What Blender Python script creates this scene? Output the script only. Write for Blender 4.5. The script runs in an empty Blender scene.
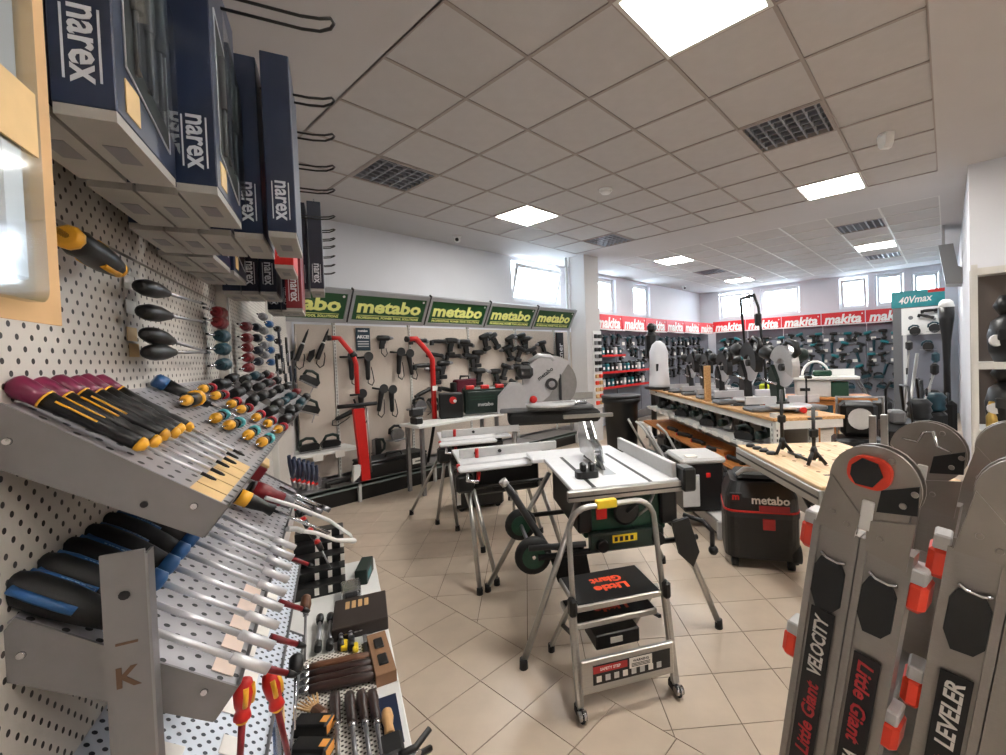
import bpy, math, random
from mathutils import Matrix, Vector, Euler
random.seed(7)
R = math.radians
PI = math.pi
SC = bpy.context.scene
COL = SC.collection
# ------------------------------------------------------------------ camera
EYE = 1.55
CEIL = 3.335
FOC, YAW, PIT, ROL, PX, PY = 447.0, R(41.45), R(-1.38), R(-2.0), 554.0, 368.0
_f = Vector((math.cos(YAW)*math.cos(PIT), math.sin(YAW)*math.cos(PIT), math.sin(PIT)))
_r = Vector((math.sin(YAW), -math.cos(YAW), 0))
_u = _r.cross(_f)
CAM_R = _r*math.cos(ROL) + _u*math.sin(ROL)
CAM_U = -_r*math.sin(ROL) + _u*math.cos(ROL)
CAM_F = _f
cd = bpy.data.cameras.new('camera')
cd.sensor_width = 36.0
cd.lens = FOC*36.0/1006
cd.shift_x = -(PX-503)/1006
cd.shift_y = (PY-377.5)/1006
cd.clip_start = 0.02
cam = bpy.data.objects.new('camera', cd)
COL.objects.link(cam)
cam.matrix_world = Matrix(((CAM_R.x, CAM_U.x, -CAM_F.x, 0), (CAM_R.y, CAM_U.y, -CAM_F.y, 0), (CAM_R.z, CAM_U.z, -CAM_F.z, EYE), (0, 0, 0, 1)))
SC.camera = cam
# ------------------------------------------------------------------ light
vs = SC.view_settings
vs.view_transform = 'Standard'
vs.look = 'None'
vs.gamma = 1.0
vs.use_curve_mapping = False
vs.exposure = 0.78
world = bpy.data.worlds.new('world')
SC.world = world
world.use_nodes = True
wn = world.node_tree.nodes
bg = wn['Background']
bg.inputs[0].default_value = (.80, .90, 1.0, 1)      # bright overcast sky
bg.inputs[1].default_value = 11.0
PANEL_EMIT = 34.0

# ------------------------------------------------------------------ materials
def lin(c):
    return tuple((v/12.92 if v <= .04045 else ((v+.055)/1.055)**2.4) for v in (x/255.0 for x in c))
MATS = {}
def mat(name, rgb, rough=.5, metal=0., var=.0, scale=40., bump=0., emit=0., spec=.5, alpha=None, aniso=None, rnd=0., coat=0.):
    """Principled material with procedural colour variation, roughness mottling and fine bump."""
    if name in MATS:
        return MATS[name]
    m = bpy.data.materials.new(name)
    m.use_nodes = True
    nt = m.node_tree
    N, K = nt.nodes, nt.links
    b = N['Principled BSDF']
    c = lin(rgb)
    b.inputs['Base Color'].default_value = (*c, 1)
    b.inputs['Roughness'].default_value = rough
    b.inputs['Metallic'].default_value = metal
    b.inputs['Specular IOR Level'].default_value = spec
    if coat:
        b.inputs['Coat Weight'].default_value = coat
        b.inputs['Coat Roughness'].default_value = .08
    if emit:
        b.inputs['Emission Color'].default_value = (*c, 1)
        b.inputs['Emission Strength'].default_value = emit
    tc = N.new('ShaderNodeTexCoord')
    if var or bump or aniso:
        no = N.new('ShaderNodeTexNoise')
        no.inputs['Scale'].default_value = scale
        no.inputs['Detail'].default_value = 5
        src = tc.outputs['Object']
        if aniso:
            mp = N.new('ShaderNodeMapping')
            mp.inputs['Scale'].default_value = aniso
            K.new(src, mp.inputs[0])
            src = mp.outputs[0]
        K.new(src, no.inputs['Vector'])
        if var:
            hsv = N.new('ShaderNodeHueSaturation')
            hsv.inputs['Color'].default_value = (*c, 1)
            mr = N.new('ShaderNodeMapRange')
            mr.inputs[1].default_value = .25; mr.inputs[2].default_value = .75
            mr.inputs[3].default_value = 1-var; mr.inputs[4].default_value = 1+var
            K.new(no.outputs[0], mr.inputs[0])
            val = mr.outputs[0]
            if rnd:
                oi = N.new('ShaderNodeObjectInfo')
                m2 = N.new('ShaderNodeMapRange')
                m2.inputs[3].default_value = 1-rnd; m2.inputs[4].default_value = 1+rnd
                K.new(oi.outputs['Random'], m2.inputs[0])
                mu = N.new('ShaderNodeMath'); mu.operation = 'MULTIPLY'
                K.new(val, mu.inputs[0]); K.new(m2.outputs[0], mu.inputs[1])
                val = mu.outputs[0]
            K.new(val, hsv.inputs['Value'])
            K.new(hsv.outputs[0], b.inputs['Base Color'])
        if bump:
            bp = N.new('ShaderNodeBump')
            bp.inputs['Strength'].default_value = bump
            bp.inputs['Distance'].default_value = .004
            K.new(no.outputs[0], bp.inputs['Height'])
            K.new(bp.outputs[0], b.inputs['Normal'])
    MATS[name] = m
    return m

def holes_mat(name, rgb, pitch, radius, rough=.5, metal=0., axes=(0, 2), stagger=True, hole=(30, 28, 26), slot=1.0):
    """Painted sheet with a staggered field of punched holes, in object coordinates."""
    m = bpy.data.materials.new(name)
    m.use_nodes = True
    nt = m.node_tree; N, K = nt.nodes, nt.links
    b = N['Principled BSDF']
    b.inputs['Roughness'].default_value = rough
    b.inputs['Metallic'].default_value = metal
    tc = N.new('ShaderNodeTexCoord')
    sp = N.new('ShaderNodeSeparateXYZ')
    K.new(tc.outputs['Object'], sp.inputs[0])
    def M(op, a, c=None):
        n = N.new('ShaderNodeMath'); n.operation = op
        for i, v in enumerate((a, c)):
            if v is None: continue
            if isinstance(v, (int, float)): n.inputs[i].default_value = v
            else: K.new(v, n.inputs[i])
        return n.outputs[0]
    U = M('DIVIDE', sp.outputs[axes[0]], pitch*slot)
    V = M('DIVIDE', sp.outputs[axes[1]], pitch)
    def field(du, dv):
        a = M('SUBTRACT', M('FRACT', M('ADD', U, 100+du)), .5)
        c = M('SUBTRACT', M('FRACT', M('ADD', V, 100+dv)), .5)
        a2 = M('MULTIPLY', M('MULTIPLY', a, slot), M('MULTIPLY', a, slot))
        return M('LESS_THAN', M('ADD', a2, M('MULTIPLY', c, c)), (radius/pitch)**2)
    h = field(0, 0)
    if stagger:
        h = M('MAXIMUM', h, field(.5, .5))
    mx = N.new('ShaderNodeMix'); mx.data_type = 'RGBA'
    mx.inputs[6].default_value = (*lin(rgb), 1)
    mx.inputs[7].default_value = (*lin(hole), 1)
    K.new(h, mx.inputs[0])
    K.new(mx.outputs[2], b.inputs['Base Color'])
    bp = N.new('ShaderNodeBump'); bp.inputs['Strength'].default_value = .6; bp.inputs['Distance'].default_value = .003
    bp.invert = True
    K.new(h, bp.inputs['Height']); K.new(bp.outputs[0], b.inputs['Normal'])
    MATS[name] = m
    return m

def wood_mat(name, c1, c2, scale=6., axis=(1, 12, 12), rough=.5):
    m = bpy.data.materials.new(name); m.use_nodes = True
    nt = m.node_tree; N, K = nt.nodes, nt.links
    b = N['Principled BSDF']; b.inputs['Roughness'].default_value = rough
    tc = N.new('ShaderNodeTexCoord'); mp = N.new('ShaderNodeMapping'); mp.inputs['Scale'].default_value = axis
    no = N.new('ShaderNodeTexNoise'); no.inputs['Scale'].default_value = scale; no.inputs['Detail'].default_value = 6; no.inputs['Distortion'].default_value = .6
    cr = N.new('ShaderNodeValToRGB')
    cr.color_ramp.elements[0].position = .35; cr.color_ramp.elements[1].position = .68
    cr.color_ramp.elements[0].color = (*lin(c1), 1); cr.color_ramp.elements[1].color = (*lin(c2), 1)
    K.new(tc.outputs['Object'], mp.inputs[0]); K.new(mp.outputs[0], no.inputs['Vector']); K.new(no.outputs[0], cr.inputs[0]); K.new(cr.outputs[0], b.inputs['Base Color'])
    MATS[name] = m
    return m

def clear_mat(name, rgb=(235, 240, 240), amount=.85, rough=.06):
    """Thin clear sheet: mostly transparent with a fresnel sheen."""
    m = bpy.data.materials.new(name); m.use_nodes = True
    nt = m.node_tree; N, K = nt.nodes, nt.links
    N.remove(N['Principled BSDF'])
    tr = N.new('ShaderNodeBsdfTransparent'); tr.inputs[0].default_value = (*lin(rgb), 1)
    gl = N.new('ShaderNodeBsdfGlossy'); gl.inputs['Roughness'].default_value = rough
    fr = N.new('ShaderNodeFresnel'); fr.inputs[0].default_value = 1.45
    ad = N.new('ShaderNodeMath'); ad.operation = 'ADD'; ad.inputs[1].default_value = 1-amount; ad.use_clamp = True
    ge = N.new('ShaderNodeNewGeometry'); iv = N.new('ShaderNodeMath'); iv.operation = 'SUBTRACT'; iv.inputs[0].default_value = 1.0
    mu = N.new('ShaderNodeMath'); mu.operation = 'MULTIPLY'
    K.new(ge.outputs['Backfacing'], iv.inputs[1]); K.new(fr.outputs[0], mu.inputs[0]); K.new(iv.outputs[0], mu.inputs[1])
    mx = N.new('ShaderNodeMixShader')
    K.new(mu.outputs[0], ad.inputs[0]); K.new(ad.outputs[0], mx.inputs[0]); K.new(tr.outputs[0], mx.inputs[1]); K.new(gl.outputs[0], mx.inputs[2])
    K.new(mx.outputs[0], N['Material Output'].inputs[0])
    MATS[name] = m
    return m

# palette
BLACK = mat('black_plastic', (17, 17, 18), .4, var=.12, scale=60)
RUBBER = mat('black_rubber', (14, 14, 15), .6, var=.15, scale=80)
DARK = mat('charcoal_plastic', (36, 37, 39), .45, var=.1)
GREY = mat('grey_plastic', (112, 113, 116), .45, var=.06)
LGREY = mat('light_grey_paint', (196, 196, 196), .42, var=.04)
WHITE = mat('white_paint', (232, 232, 230), .4, var=.02)
SHELFW = mat('white_steel_paint', (214, 213, 208), .4, var=.03, scale=12)
ALU = mat('aluminium', (178, 177, 174), .32, .9, var=.08, scale=30, aniso=(1, 1, 14))
CHROME = mat('polished_steel', (205, 206, 210), .16, 1.)
SATIN = mat('satin_steel', (214, 214, 218), .38, .55)
STEEL = mat('zinc_steel', (150, 150, 153), .38, .85, var=.12, scale=25)
SGREY = mat('grey_steel_paint', (128, 126, 127), .42, .35, var=.04, scale=30)
RED = mat('red_plastic', (200, 30, 26), .38, var=.06)
ORED = mat('orange_red_plastic', (226, 62, 36), .4, var=.05)
DRED = mat('dark_red_plastic', (120, 22, 30), .35, var=.08)
GREEN = mat('dark_green_plastic', (20, 62, 44), .42, var=.1)
DGREEN = mat('deep_green_plastic', (18, 38, 32), .42, var=.1)
TEAL = mat('teal_plastic', (22, 112, 122), .4, var=.08)
DTEAL = mat('dark_teal_plastic', (20, 60, 72), .4, var=.1)
BLUE = mat('blue_plastic', (34, 84, 138), .35, var=.08)
NAVY = mat('navy_card', (15, 31, 60), .36, var=.08, scale=14)
DNAVY = mat('dark_navy_card', (14, 22, 42), .4, var=.08)
PURPLE = mat('plum_plastic', (112, 26, 62), .35, var=.08)
YELLOW = mat('yellow_plastic', (232, 170, 44), .38, var=.06)
BYELLOW = mat('bright_yellow_plastic', (238, 206, 40), .4, var=.04)
LIME = mat('lime_fabric', (212, 226, 40), .6)
CARDB = mat('grey_card', (158, 155, 149), .6, var=.05, scale=20)
TAN = mat('tan_card', (204, 164, 112), .6, var=.08, scale=18)
TAG = mat('tan_price_tag', (222, 188, 132), .6, var=.06)
WTAG = mat('white_price_tag', (236, 232, 226), .6, var=.03)
PTAG = mat('pink_price_tag', (236, 214, 200), .6, var=.04)
INK = mat('black_ink', (12, 12, 13), .5)
CREAM = mat('cream_ink', (238, 240, 176), .5)
REDINK = mat('red_ink', (206, 34, 38), .5)
ORINK = mat('orange_ink', (232, 84, 50), .5)
SILINK = mat('silver_ink', (208, 212, 218), .45)
WOODB = wood_mat('beech_wood', (188, 138, 84), (222, 178, 124))
WOODO = wood_mat('orange_pine', (176, 104, 46), (214, 146, 78))
PLY = wood_mat('birch_plywood', (204, 168, 124), (228, 198, 160), scale=4)
WOODD = wood_mat('brown_handle_wood', (84, 54, 38), (128, 88, 62), scale=9, rough=.4)
DWOOD = wood_mat('dark_handle_wood', (34, 24, 22), (66, 44, 38), scale=9, rough=.35)
CLEAR = clear_mat('clear_plastic')
MILKY = clear_mat('milky_plastic', (214, 218, 222), .55, .2)
GLASS = clear_mat('window_glass', (244, 248, 250), .97, .02)

# ------------------------------------------------------------------ mesh builder
AX = {'x': Matrix.Rotation(PI/2, 4, 'Y'), 'y': Matrix.Rotation(-PI/2, 4, 'X'), 'z': Matrix.Identity(4)}
def T(x=0, y=0, z=0): return Matrix.Translation((x, y, z))
def RX(a): return Matrix.Rotation(R(a), 4, 'X')
def RY(a): return Matrix.Rotation(R(a), 4, 'Y')
def RZ(a): return Matrix.Rotation(R(a), 4, 'Z')
class MB:
    def __init__(self):
        self.v = []; self.f = []; self.sm = []
    def add(self, vs, fs, m=None, smooth=False):
        o = len(self.v)
        self.v += [tuple(m @ Vector(p)) if m is not None else tuple(p) for p in vs]
        self.f += [tuple(i+o for i in q) for q in fs]
        self.sm += [smooth]*len(fs)
        return self
    def box(self, c, s, ch=0., m=None):
        x, y, z = (a/2 for a in s)
        if ch <= 0:
            vs = [(c[0]+i*x, c[1]+j*y, c[2]+k*z) for k in (-1, 1) for j in (-1, 1) for i in (-1, 1)]
            return self.add(vs, [(0, 2, 3, 1), (4, 5, 7, 6), (0, 1, 5, 4), (2, 6, 7, 3), (0, 4, 6, 2), (1, 3, 7, 5)], m)
        ch = min(ch, x*.95, y*.95, z*.95)
        vs = []; idx = {}
        for i in (-1, 1):
            for j in (-1, 1):
                for k in (-1, 1):
                    for a, d in enumerate(((0, ch, ch), (ch, 0, ch), (ch, ch, 0))):
                        idx[i, j, k, a] = len(vs)
                        vs.append((c[0]+i*(x-d[0]), c[1]+j*(y-d[1]), c[2]+k*(z-d[2])))
        fs = []
        def ring(lst, flip): fs.append(tuple(lst[::-1] if flip else lst))
        for g in (-1, 1):
            ring([idx[g, -1, -1, 0], idx[g, 1, -1, 0], idx[g, 1, 1, 0], idx[g, -1, 1, 0]], g < 0)
            ring([idx[-1, g, -1, 1], idx[1, g, -1, 1], idx[1, g, 1, 1], idx[-1, g, 1, 1]], g > 0)
            ring([idx[-1, -1, g, 2], idx[1, -1, g, 2], idx[1, 1, g, 2], idx[-1, 1, g, 2]], g < 0)
            for h in (-1, 1):
                ring([idx[g, h, -1, 0], idx[g, h, 1, 0], idx[g, h, 1, 1], idx[g, h, -1, 1]], g*h < 0)
                ring([idx[g, -1, h, 0], idx[g, 1, h, 0], idx[g, 1, h, 2], idx[g, -1, h, 2]], g*h > 0)
                ring([idx[-1, g, h, 1], idx[1, g, h, 1], idx[1, g, h, 2], idx[-1, g, h, 2]], g*h < 0)
                for k in (-1, 1):
                    ring([idx[g, h, k, 0], idx[g, h, k, 1], idx[g, h, k, 2]], g*h*k < 0)
        return self.add(vs, fs, m)
    def b2(self, a, b, ch=0., m=None):
        return self.box([(p+q)/2 for p, q in zip(a, b)], [abs(q-p) for p, q in zip(a, b)], ch, m)
    def lathe(self, prof, n=14, m=None, smooth=True, sx=1., sy=1.):
        vs = []; fs = []
        for (r, z) in prof:
            for i in range(n):
                a = 2*PI*i/n
                vs.append((r*math.cos(a)*sx, r*math.sin(a)*sy, z))
        for k in range(len(prof)-1):
            for i in range(n):
                j = (i+1) % n
                fs.append((k*n+i, k*n+j, (k+1)*n+j, (k+1)*n+i))
        self.add(vs, fs, m, smooth)
        o = len(self.v)-len(vs)
        self.f.append(tuple(o+i for i in range(n))[::-1]); self.sm.append(False)
        self.f.append(tuple(o+(len(prof)-1)*n+i for i in range(n))); self.sm.append(False)
        return self
    def cyl(self, p0, p1, r0, r1=None, n=10, m=None, smooth=True):
        p0, p1 = Vector(p0), Vector(p1)
        d = p1-p0; L = d.length
        q = d.to_track_quat('Z', 'Y').to_matrix().to_4x4()
        M = Matrix.Translation(p0) @ q
        if m is not None: M = m @ M
        return self.lathe([(r0, 0), (r0 if r1 is None else r1, L)], n, M, smooth)
    def tube(self, pts, r, n=8, closed=False, m=None, flat=None):
        P = [Vector(p) for p in pts]; k = len(P)
        vs = []; fs = []
        up = Vector((0, 0, 1))
        prev = None
        for i, p in enumerate(P):
            a = P[(i-1) % k] if (closed or i > 0) else p
            b = P[(i+1) % k] if (closed or i < k-1) else p
            t = (b-a).normalized()
            if prev is None:
                ref = up if abs(t.z) < .95 else Vector((1, 0, 0))
                x = t.cross(ref).normalized()
            else:
                x = (prev - t*prev.dot(t)).normalized()
            prev = x
            y = t.cross(x).normalized()
            e1 = (p-a).normalized() if (p-a).length > 1e-9 else t
            sc = 1/max(.6, e1.dot(t))
            for q in range(n):
                an = 2*PI*q/n + (PI/4 if n == 4 else 0)
                ra, rb = (r, r) if flat is None else (r, flat)
                vs.append(p + x*math.cos(an)*ra*sc + y*math.sin(an)*rb*sc)
        rings = k if closed else k-1
        for i in range(rings):
            for q in range(n):
                w = (q+1) % n; j = (i+1) % k
                fs.append((i*n+q, i*n+w, j*n+w, j*n+q))
        self.add(vs, fs, m, n > 4)
        if not closed:
            o = len(self.v)-len(vs)
            self.f.append(tuple(o+i for i in range(n))[::-1]); self.sm.append(False)
            self.f.append(tuple(o+(k-1)*n+i for i in range(n))); self.sm.append(False)
        return self
    def prism(self, poly, z0, z1, m=None, inset=0., smooth=False):
        n = len(poly)
        ar = sum(poly[i][0]*poly[(i+1) % n][1]-poly[(i+1) % n][0]*poly[i][1] for i in range(n))
        if ar < 0: poly = poly[::-1]
        vs = [(x, y, z0) for x, y in poly]+[(x, y, z1) for x, y in poly]
        fs = [tuple(range(n))[::-1], tuple(range(n, 2*n))]+[(i, (i+1) % n, n+(i+1) % n, n+i) for i in range(n)]
        return self.add(vs, fs, m)
    def sphere(self, c, r, n=10, m=None, sx=1., sy=1., sz=1.):
        k = max(4, n//2)
        prof = [(max(1e-4, r*math.sin(PI*i/k)), -r*math.cos(PI*i/k)*sz) for i in range(k+1)]
        M = Matrix.Translation(c)
        if m is not None: M = m @ M
        return self.lathe(prof, n, M, True, sx, sy)
    def mesh(self, name):
        me = bpy.data.meshes.new(name)
        me.from_pydata(self.v, [], self.f)
        me.polygons.foreach_set('use_smooth', self.sm)
        me.update()
        return me
    def build(self, name, material, parent=None, m=None, kind=None, label=None):
        me = self.mesh(name)
        me.materials.append(material)
        return link(name, me, parent, m, kind, label)
KIDS = {}
def link(name, me, parent=None, m=None, kind=None, label=None):
    o = bpy.data.objects.new(name, me)
    COL.objects.link(o)
    if parent is not None:
        o.parent = parent; KIDS.setdefault(parent.name, []).append(o)
    if m is not None: o.matrix_local = m
    if kind: o['kind'] = kind
    if label: o['label'] = label
    return o
def tag(o, label, cat, group=None):
    o['label'] = label; o['category'] = cat
    if group: o['group'] = group
    return o
def thing(name, label, cat, m=None, group=None):
    o = bpy.data.objects.new(name, None)
    o.empty_display_size = .05
    COL.objects.link(o)
    if m is not None: o.matrix_world = m
    return tag(o, label, cat, group)
def structure(mb, name, material):
    return mb.build(name, material, None, None, 'structure')
def dup(root, m, label=None, group=None, name=None):
    """A copy of a thing with copies of its parts and sub-parts (mesh data shared)."""
    r = root.copy(); COL.objects.link(r); r.matrix_world = m
    if name: r.name = name
    if label: r['label'] = label
    if group: r['group'] = group
    for ch in KIDS.get(root.name, ()):
        c = ch.copy(); COL.objects.link(c); c.parent = r
        for g in KIDS.get(ch.name, ()):
            d = g.copy(); COL.objects.link(d); d.parent = c
    return r
def at(x, y, z=0., rz=0.): return Matrix.Translation((x, y, z)) @ Matrix.Rotation(R(rz), 4, 'Z')
def arc(cx, cy, r, a0, a1, n): return [(cx+r*math.cos(R(a0+(a1-a0)*i/n)), cy+r*math.sin(R(a0+(a1-a0)*i/n))) for i in range(n+1)]
def rrect(w, h, r, n=4, cx=0, cy=0):
    P = []
    for (sx, sy, a) in ((1, 1, 0), (-1, 1, 90), (-1, -1, 180), (1, -1, 270)):
        P += arc(cx+sx*(w/2-r), cy+sy*(h/2-r), r, a, a+90, n)
    return P
TXT = {}
def text_mesh(s, size, depth=.0015, bold=0., shear=0., width=None, spacing=1.):
    key = (s, size, depth, bold, shear, width, spacing)
    if key in TXT: return TXT[key]
    cu = bpy.data.curves.new('lettering', 'FONT')
    cu.body = s; cu.size = size; cu.extrude = depth; cu.offset = bold; cu.shear = shear
    cu.align_x = 'CENTER'; cu.align_y = 'CENTER'; cu.resolution_u = 2; cu.space_character = spacing
    o = bpy.data.objects.new('lettering', cu); COL.objects.link(o)
    bpy.context.view_layer.update()
    me = bpy.data.meshes.new_from_object(o.evaluated_get(bpy.context.evaluated_depsgraph_get()))
    bpy.data.objects.remove(o); bpy.data.curves.remove(cu)
    xs = [v.co.x for v in me.vertices]; ys = [v.co.y for v in me.vertices]
    cx, cy = (min(xs)+max(xs))/2, (min(ys)+max(ys))/2
    k = 1. if width is None else width/(max(xs)-min(xs))
    for v in me.vertices: v.co.x = (v.co.x-cx)*k; v.co.y -= cy
    TXT[key] = me
    return me
def text(s, size, material, parent, m, name='lettering', **kw):
    """Lettering: lies in the local XY plane of m, reads along +X, faces +Z."""
    me = text_mesh(s, size, **kw)
    key = (me.name, material.name)
    if key not in TXT:
        c = me.copy(); c.materials.clear(); c.materials.append(material); TXT[key] = c
    return link(name, TXT[key], parent, m)
# stand-up planes: text on a face whose outward normal is ...
FACE_NEG_Y = Matrix.Rotation(PI/2, 4, 'X')          # reads +X, up +Z, faces -Y
FACE_NEG_X = Matrix.Rotation(-PI/2, 4, 'Z') @ Matrix.Rotation(PI/2, 4, 'X')   # reads -Y, faces -X

# ------------------------------------------------------------------ room shell
WALL = mat('wall_paint', (222, 224, 230), .8, var=.02, scale=3)
WALLG = mat('grey_wall_paint', (205, 200, 198), .8, var=.02, scale=3)
CEILP = mat('ceiling_plaster', (196, 193, 193), .85, var=.02, scale=3)
CTILE = mat('mineral_ceiling_tile', (190, 187, 186), .9, var=.035, scale=9, bump=.15, rnd=.015)
CGRID = mat('ceiling_grid_metal', (158, 148, 142), .5)
FTILE = mat('beige_floor_tile', (192, 176, 158), .33, var=.07, scale=7, bump=.03, rnd=.03)
GROUT = mat('brown_grout', (92, 74, 60), .9, var=.1)
YB, XF, XR, YR = 5.7, 13.3, 6.2, -0.17       # back wall, far wall, right wall corner
WANG = R(67.46)
WS = Vector((math.cos(WANG), math.sin(WANG), 0)); WP = Vector((-math.sin(WANG), math.cos(WANG), 0))
PEG = .38
def LF(s, p, z=0.): return WS*s + WP*p + Vector((0, 0, z))
def LM(s, p, z=0., rz=0.):
    """Frame at a place in the left display: x along the board, y into it, z up."""
    return Matrix.Translation(LF(s, p, z)) @ Matrix.Rotation(WANG+R(rz), 4, 'Z')
fl = structure(MB().b2((-3, -4.2, -.12), (XF, YB, -.004)), 'floor', GROUT)
def inview(p, mrg=40):
    w = Vector(p)-Vector((0, 0, EYE)); d = w.dot(CAM_F)
    if d < .15: return None
    x = PX+FOC*w.dot(CAM_R)/d; y = PY-FOC*w.dot(CAM_U)/d
    return d if -mrg < x < 1006+mrg and -mrg < y < 755+mrg else None
def clip(poly, nx, ny, c):
    out = []
    for i, a in enumerate(poly):
        b = poly[(i+1) % len(poly)]
        da, db = nx*a[0]+ny*a[1]-c, nx*b[0]+ny*b[1]-c
        if da >= 0: out.append(a)
        if da*db < 0:
            t = da/(da-db); out.append((a[0]+(b[0]-a[0])*t, a[1]+(b[1]-a[1])*t))
    return out
BND = 1.613
tiles = []
G = .004
q = .2965
for i in range(-30, 60):
    for j in range(-60, 40):
        a, b = i*q, j*q
        c0 = (2.268+(a+b)*.70711, 1.078+(a-b)*.70711)
        P = [(c0[0]+(u+v)*.70711, c0[1]+(u-v)*.70711) for u, v in ((G/2, G/2), (q-G/2, G/2), (q-G/2, q-G/2), (G/2, q-G/2))]
        P = clip(P, 1, 0, BND+G/2)
        P = clip(P, 0, -1, -YB); P = clip(P, -1, 0, -XF)
        if len(P) > 2: tiles.append(P)
for i in range(1, 16):
    for j in range(-20, 16):
        x0, y0 = BND-i*.292, 1.712+j*.292
        P = [(x0+G/2, y0+G/2), (x0+.292-G/2, y0+G/2), (x0+.292-G/2, y0+.292-G/2), (x0+G/2, y0+.292-G/2)]
        P = clip(P, 0, -1, -YB)
        if len(P) > 2: tiles.append(P)
rank = []
for P in tiles:
    c = (sum(p[0] for p in P)/len(P), sum(p[1] for p in P)/len(P))
    d = inview((c[0], c[1], 0))
    ar = abs(sum(P[k][0]*P[(k+1) % len(P)][1]-P[(k+1) % len(P)][0]*P[k][1] for k in range(len(P))))/2
    rank.append(((ar/d**3 if d else 0), c, P))
rank.sort(key=lambda t: -t[0])
rest = MB(); tcache = {}
for k, (sc, c, P) in enumerate(rank):
    if k < 300 and sc > 0:
        loc = tuple((round(p[0]-c[0], 4), round(p[1]-c[1], 4)) for p in P)
        if loc not in tcache:
            me = MB().prism(list(loc), -.006, 0).mesh('floor_tile'); me.materials.append(FTILE); tcache[loc] = me
        link('floor_tile', tcache[loc], fl, T(c[0], c[1], 0))
    else:
        rest.prism(P, -.006, 0)
rest.build('floor_tiles', FTILE, fl, kind='stuff')

# ceiling: plaster margins round two fields of lay-in tiles
cb = MB()
cb.b2((-3, -4.2, CEIL+.05), (XF+.2, YB+.2, CEIL+.15))
cb.b2((-3, -4.2, CEIL), (1.37, YB, CEIL+.05)); cb.b2((1.37, 4.86, CEIL), (XF, YB, CEIL+.05)); cb.b2((1.37, -4.2, CEIL), (XF, .06, CEIL+.05))
cb.b2((6.17, .06, CEIL), (7.2, 4.86, CEIL+.05)); cb.b2((12.6, .06, CEIL), (XF, 4.86, CEIL+.05))
ceil = structure(cb, 'ceiling', CEILP)
LIT = {(1, 1): 0, (4, 6): 0, (7, 1): 0}; FLIT = {(1, 6): 0, (7, 6): 0, (4, 1): 0}
LOUV = {(1, 6), (4, 1), (7, 6)}; FLOUV = {(4, 6), (1, 1), (6, 1)}
ctm = MB().b2((-.287, -.287, .006), (.287, .287, .02)).mesh('ceiling_tile'); ctm.materials.append(CTILE)
PANEL = mat('lit_panel', (255, 252, 246), .5, emit=PANEL_EMIT)
def louvre_light(x, y, label, lit):
    t = thing('ceiling_light' if lit else 'ceiling_vent', label, 'light' if lit else 'vent', T(x, y, CEIL), 'square ceiling light panels' if lit else 'square louvred ceiling fixtures')
    fr = MB()
    for a in (-1, 1):
        fr.b2((a*.287-.012, -.3, -.004), (a*.287+.012, .3, .03)); fr.b2((-.276, a*.287-.012, -.004), (.276, a*.287+.012, .03))
    fr.build('frame', SHELFW if lit else CGRID, t)
    if lit:
        MB().b2((-.275, -.275, .0), (.275, .275, .012)).build('diffuser', PANEL, t)
    else:
        MB().b2((-.275, -.275, .03), (.275, .275, .04)).build('backing', mat('louvre_shadow', (64, 66, 72), .6), t)
        me = MB().b2((-.275, -.006, .0), (.275, .006, .03)).mesh('slat'); me.materials.append(mat('louvre_blade', (140, 142, 150), .4, .3))
        for k in range(7): link('slat', me, t, T(0, -.24+k*.08, 0))
        for k in range(5): link('slat', me, t, T(-.2+k*.1, 0, .001) @ RZ(90))
    return t
grid = MB()
def field(x0, nx, lit, louv, where):
    for k in range(nx+1): grid.b2((x0+.6*k-.011, .06, CEIL+.0), (x0+.6*k+.011, 4.86, CEIL+.012))
    for k in range(9): grid.b2((x0, .06+.6*k-.011, CEIL+.0005), (x0+.6*nx, .06+.6*k+.011, CEIL+.012))
    for i in range(nx):
        for j in range(8):
            x, y = x0+.3+.6*i, .36+.6*j
            if (i, j) in lit: louvre_light(x, y, 'square ceiling light panel glowing white in the %s tile field' % where, True)
            elif (i, j) in louv: louvre_light(x, y, 'square grey louvred ceiling fixture in the %s tile field' % where, False)
            else: link('ceiling_tile', ctm, ceil, T(x, y, CEIL))
field(1.37, 8, LIT, LOUV, 'front')
grid.build('ceiling_grid', CGRID, ceil)
grid = MB()
field(7.2, 9, FLIT, FLOUV, 'farther')
for k, (x, y) in enumerate(((-1.4, -1.0), (.5, -1.9), (2.6, -1.9), (4.7, -1.9))):  # unseen panels added behind and right of the camera for more light
    louvre_light(x, y, 'square ceiling light panel added out of view to brighten the near aisle', True)
grid.build('ceiling_grid', SHELFW, ceil)

def holed_wall(mb, horiz, fixed, th, a0, a1, z1, holes):
    """Wall as boxes round its window openings; horiz axis 'x' or 'y'."""
    def bx(a, b, z0, zz):
        if horiz == 'x': mb.b2((a, fixed, z0), (b, fixed+th, zz))
        else: mb.b2((fixed, a, z0), (fixed+th, b, zz))
    cur = a0
    for (h0, h1, s0, s1) in sorted(holes):
        bx(cur, h0, 0, z1); bx(h0, h1, 0, s0); bx(h0, h1, s1, z1); cur = h1
    bx(cur, a1, 0, z1)
    return mb
BW = [(5.42, 6.72, 2.56, 3.27), (7.75, 8.68, 2.5, 3.27), (9.45, 10.25, 2.5, 3.27)]
FW = [(.12, .62, 2.5, 3.2), (.75, 1.32, 2.5, 3.27), (1.45, 2.05, 2.5, 3.27), (2.95, 3.95, 2.5, 3.25), (4.15, 5.1, 2.5, 3.25)]
structure(holed_wall(MB(), 'x', YB, .3, 1.3, XF+.3, CEIL+.1, BW), 'wall_back', WALL)
structure(holed_wall(MB(), 'y', XF, .3, YR-.3, YB, CEIL+.1, FW), 'wall_far', WALL)
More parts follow.
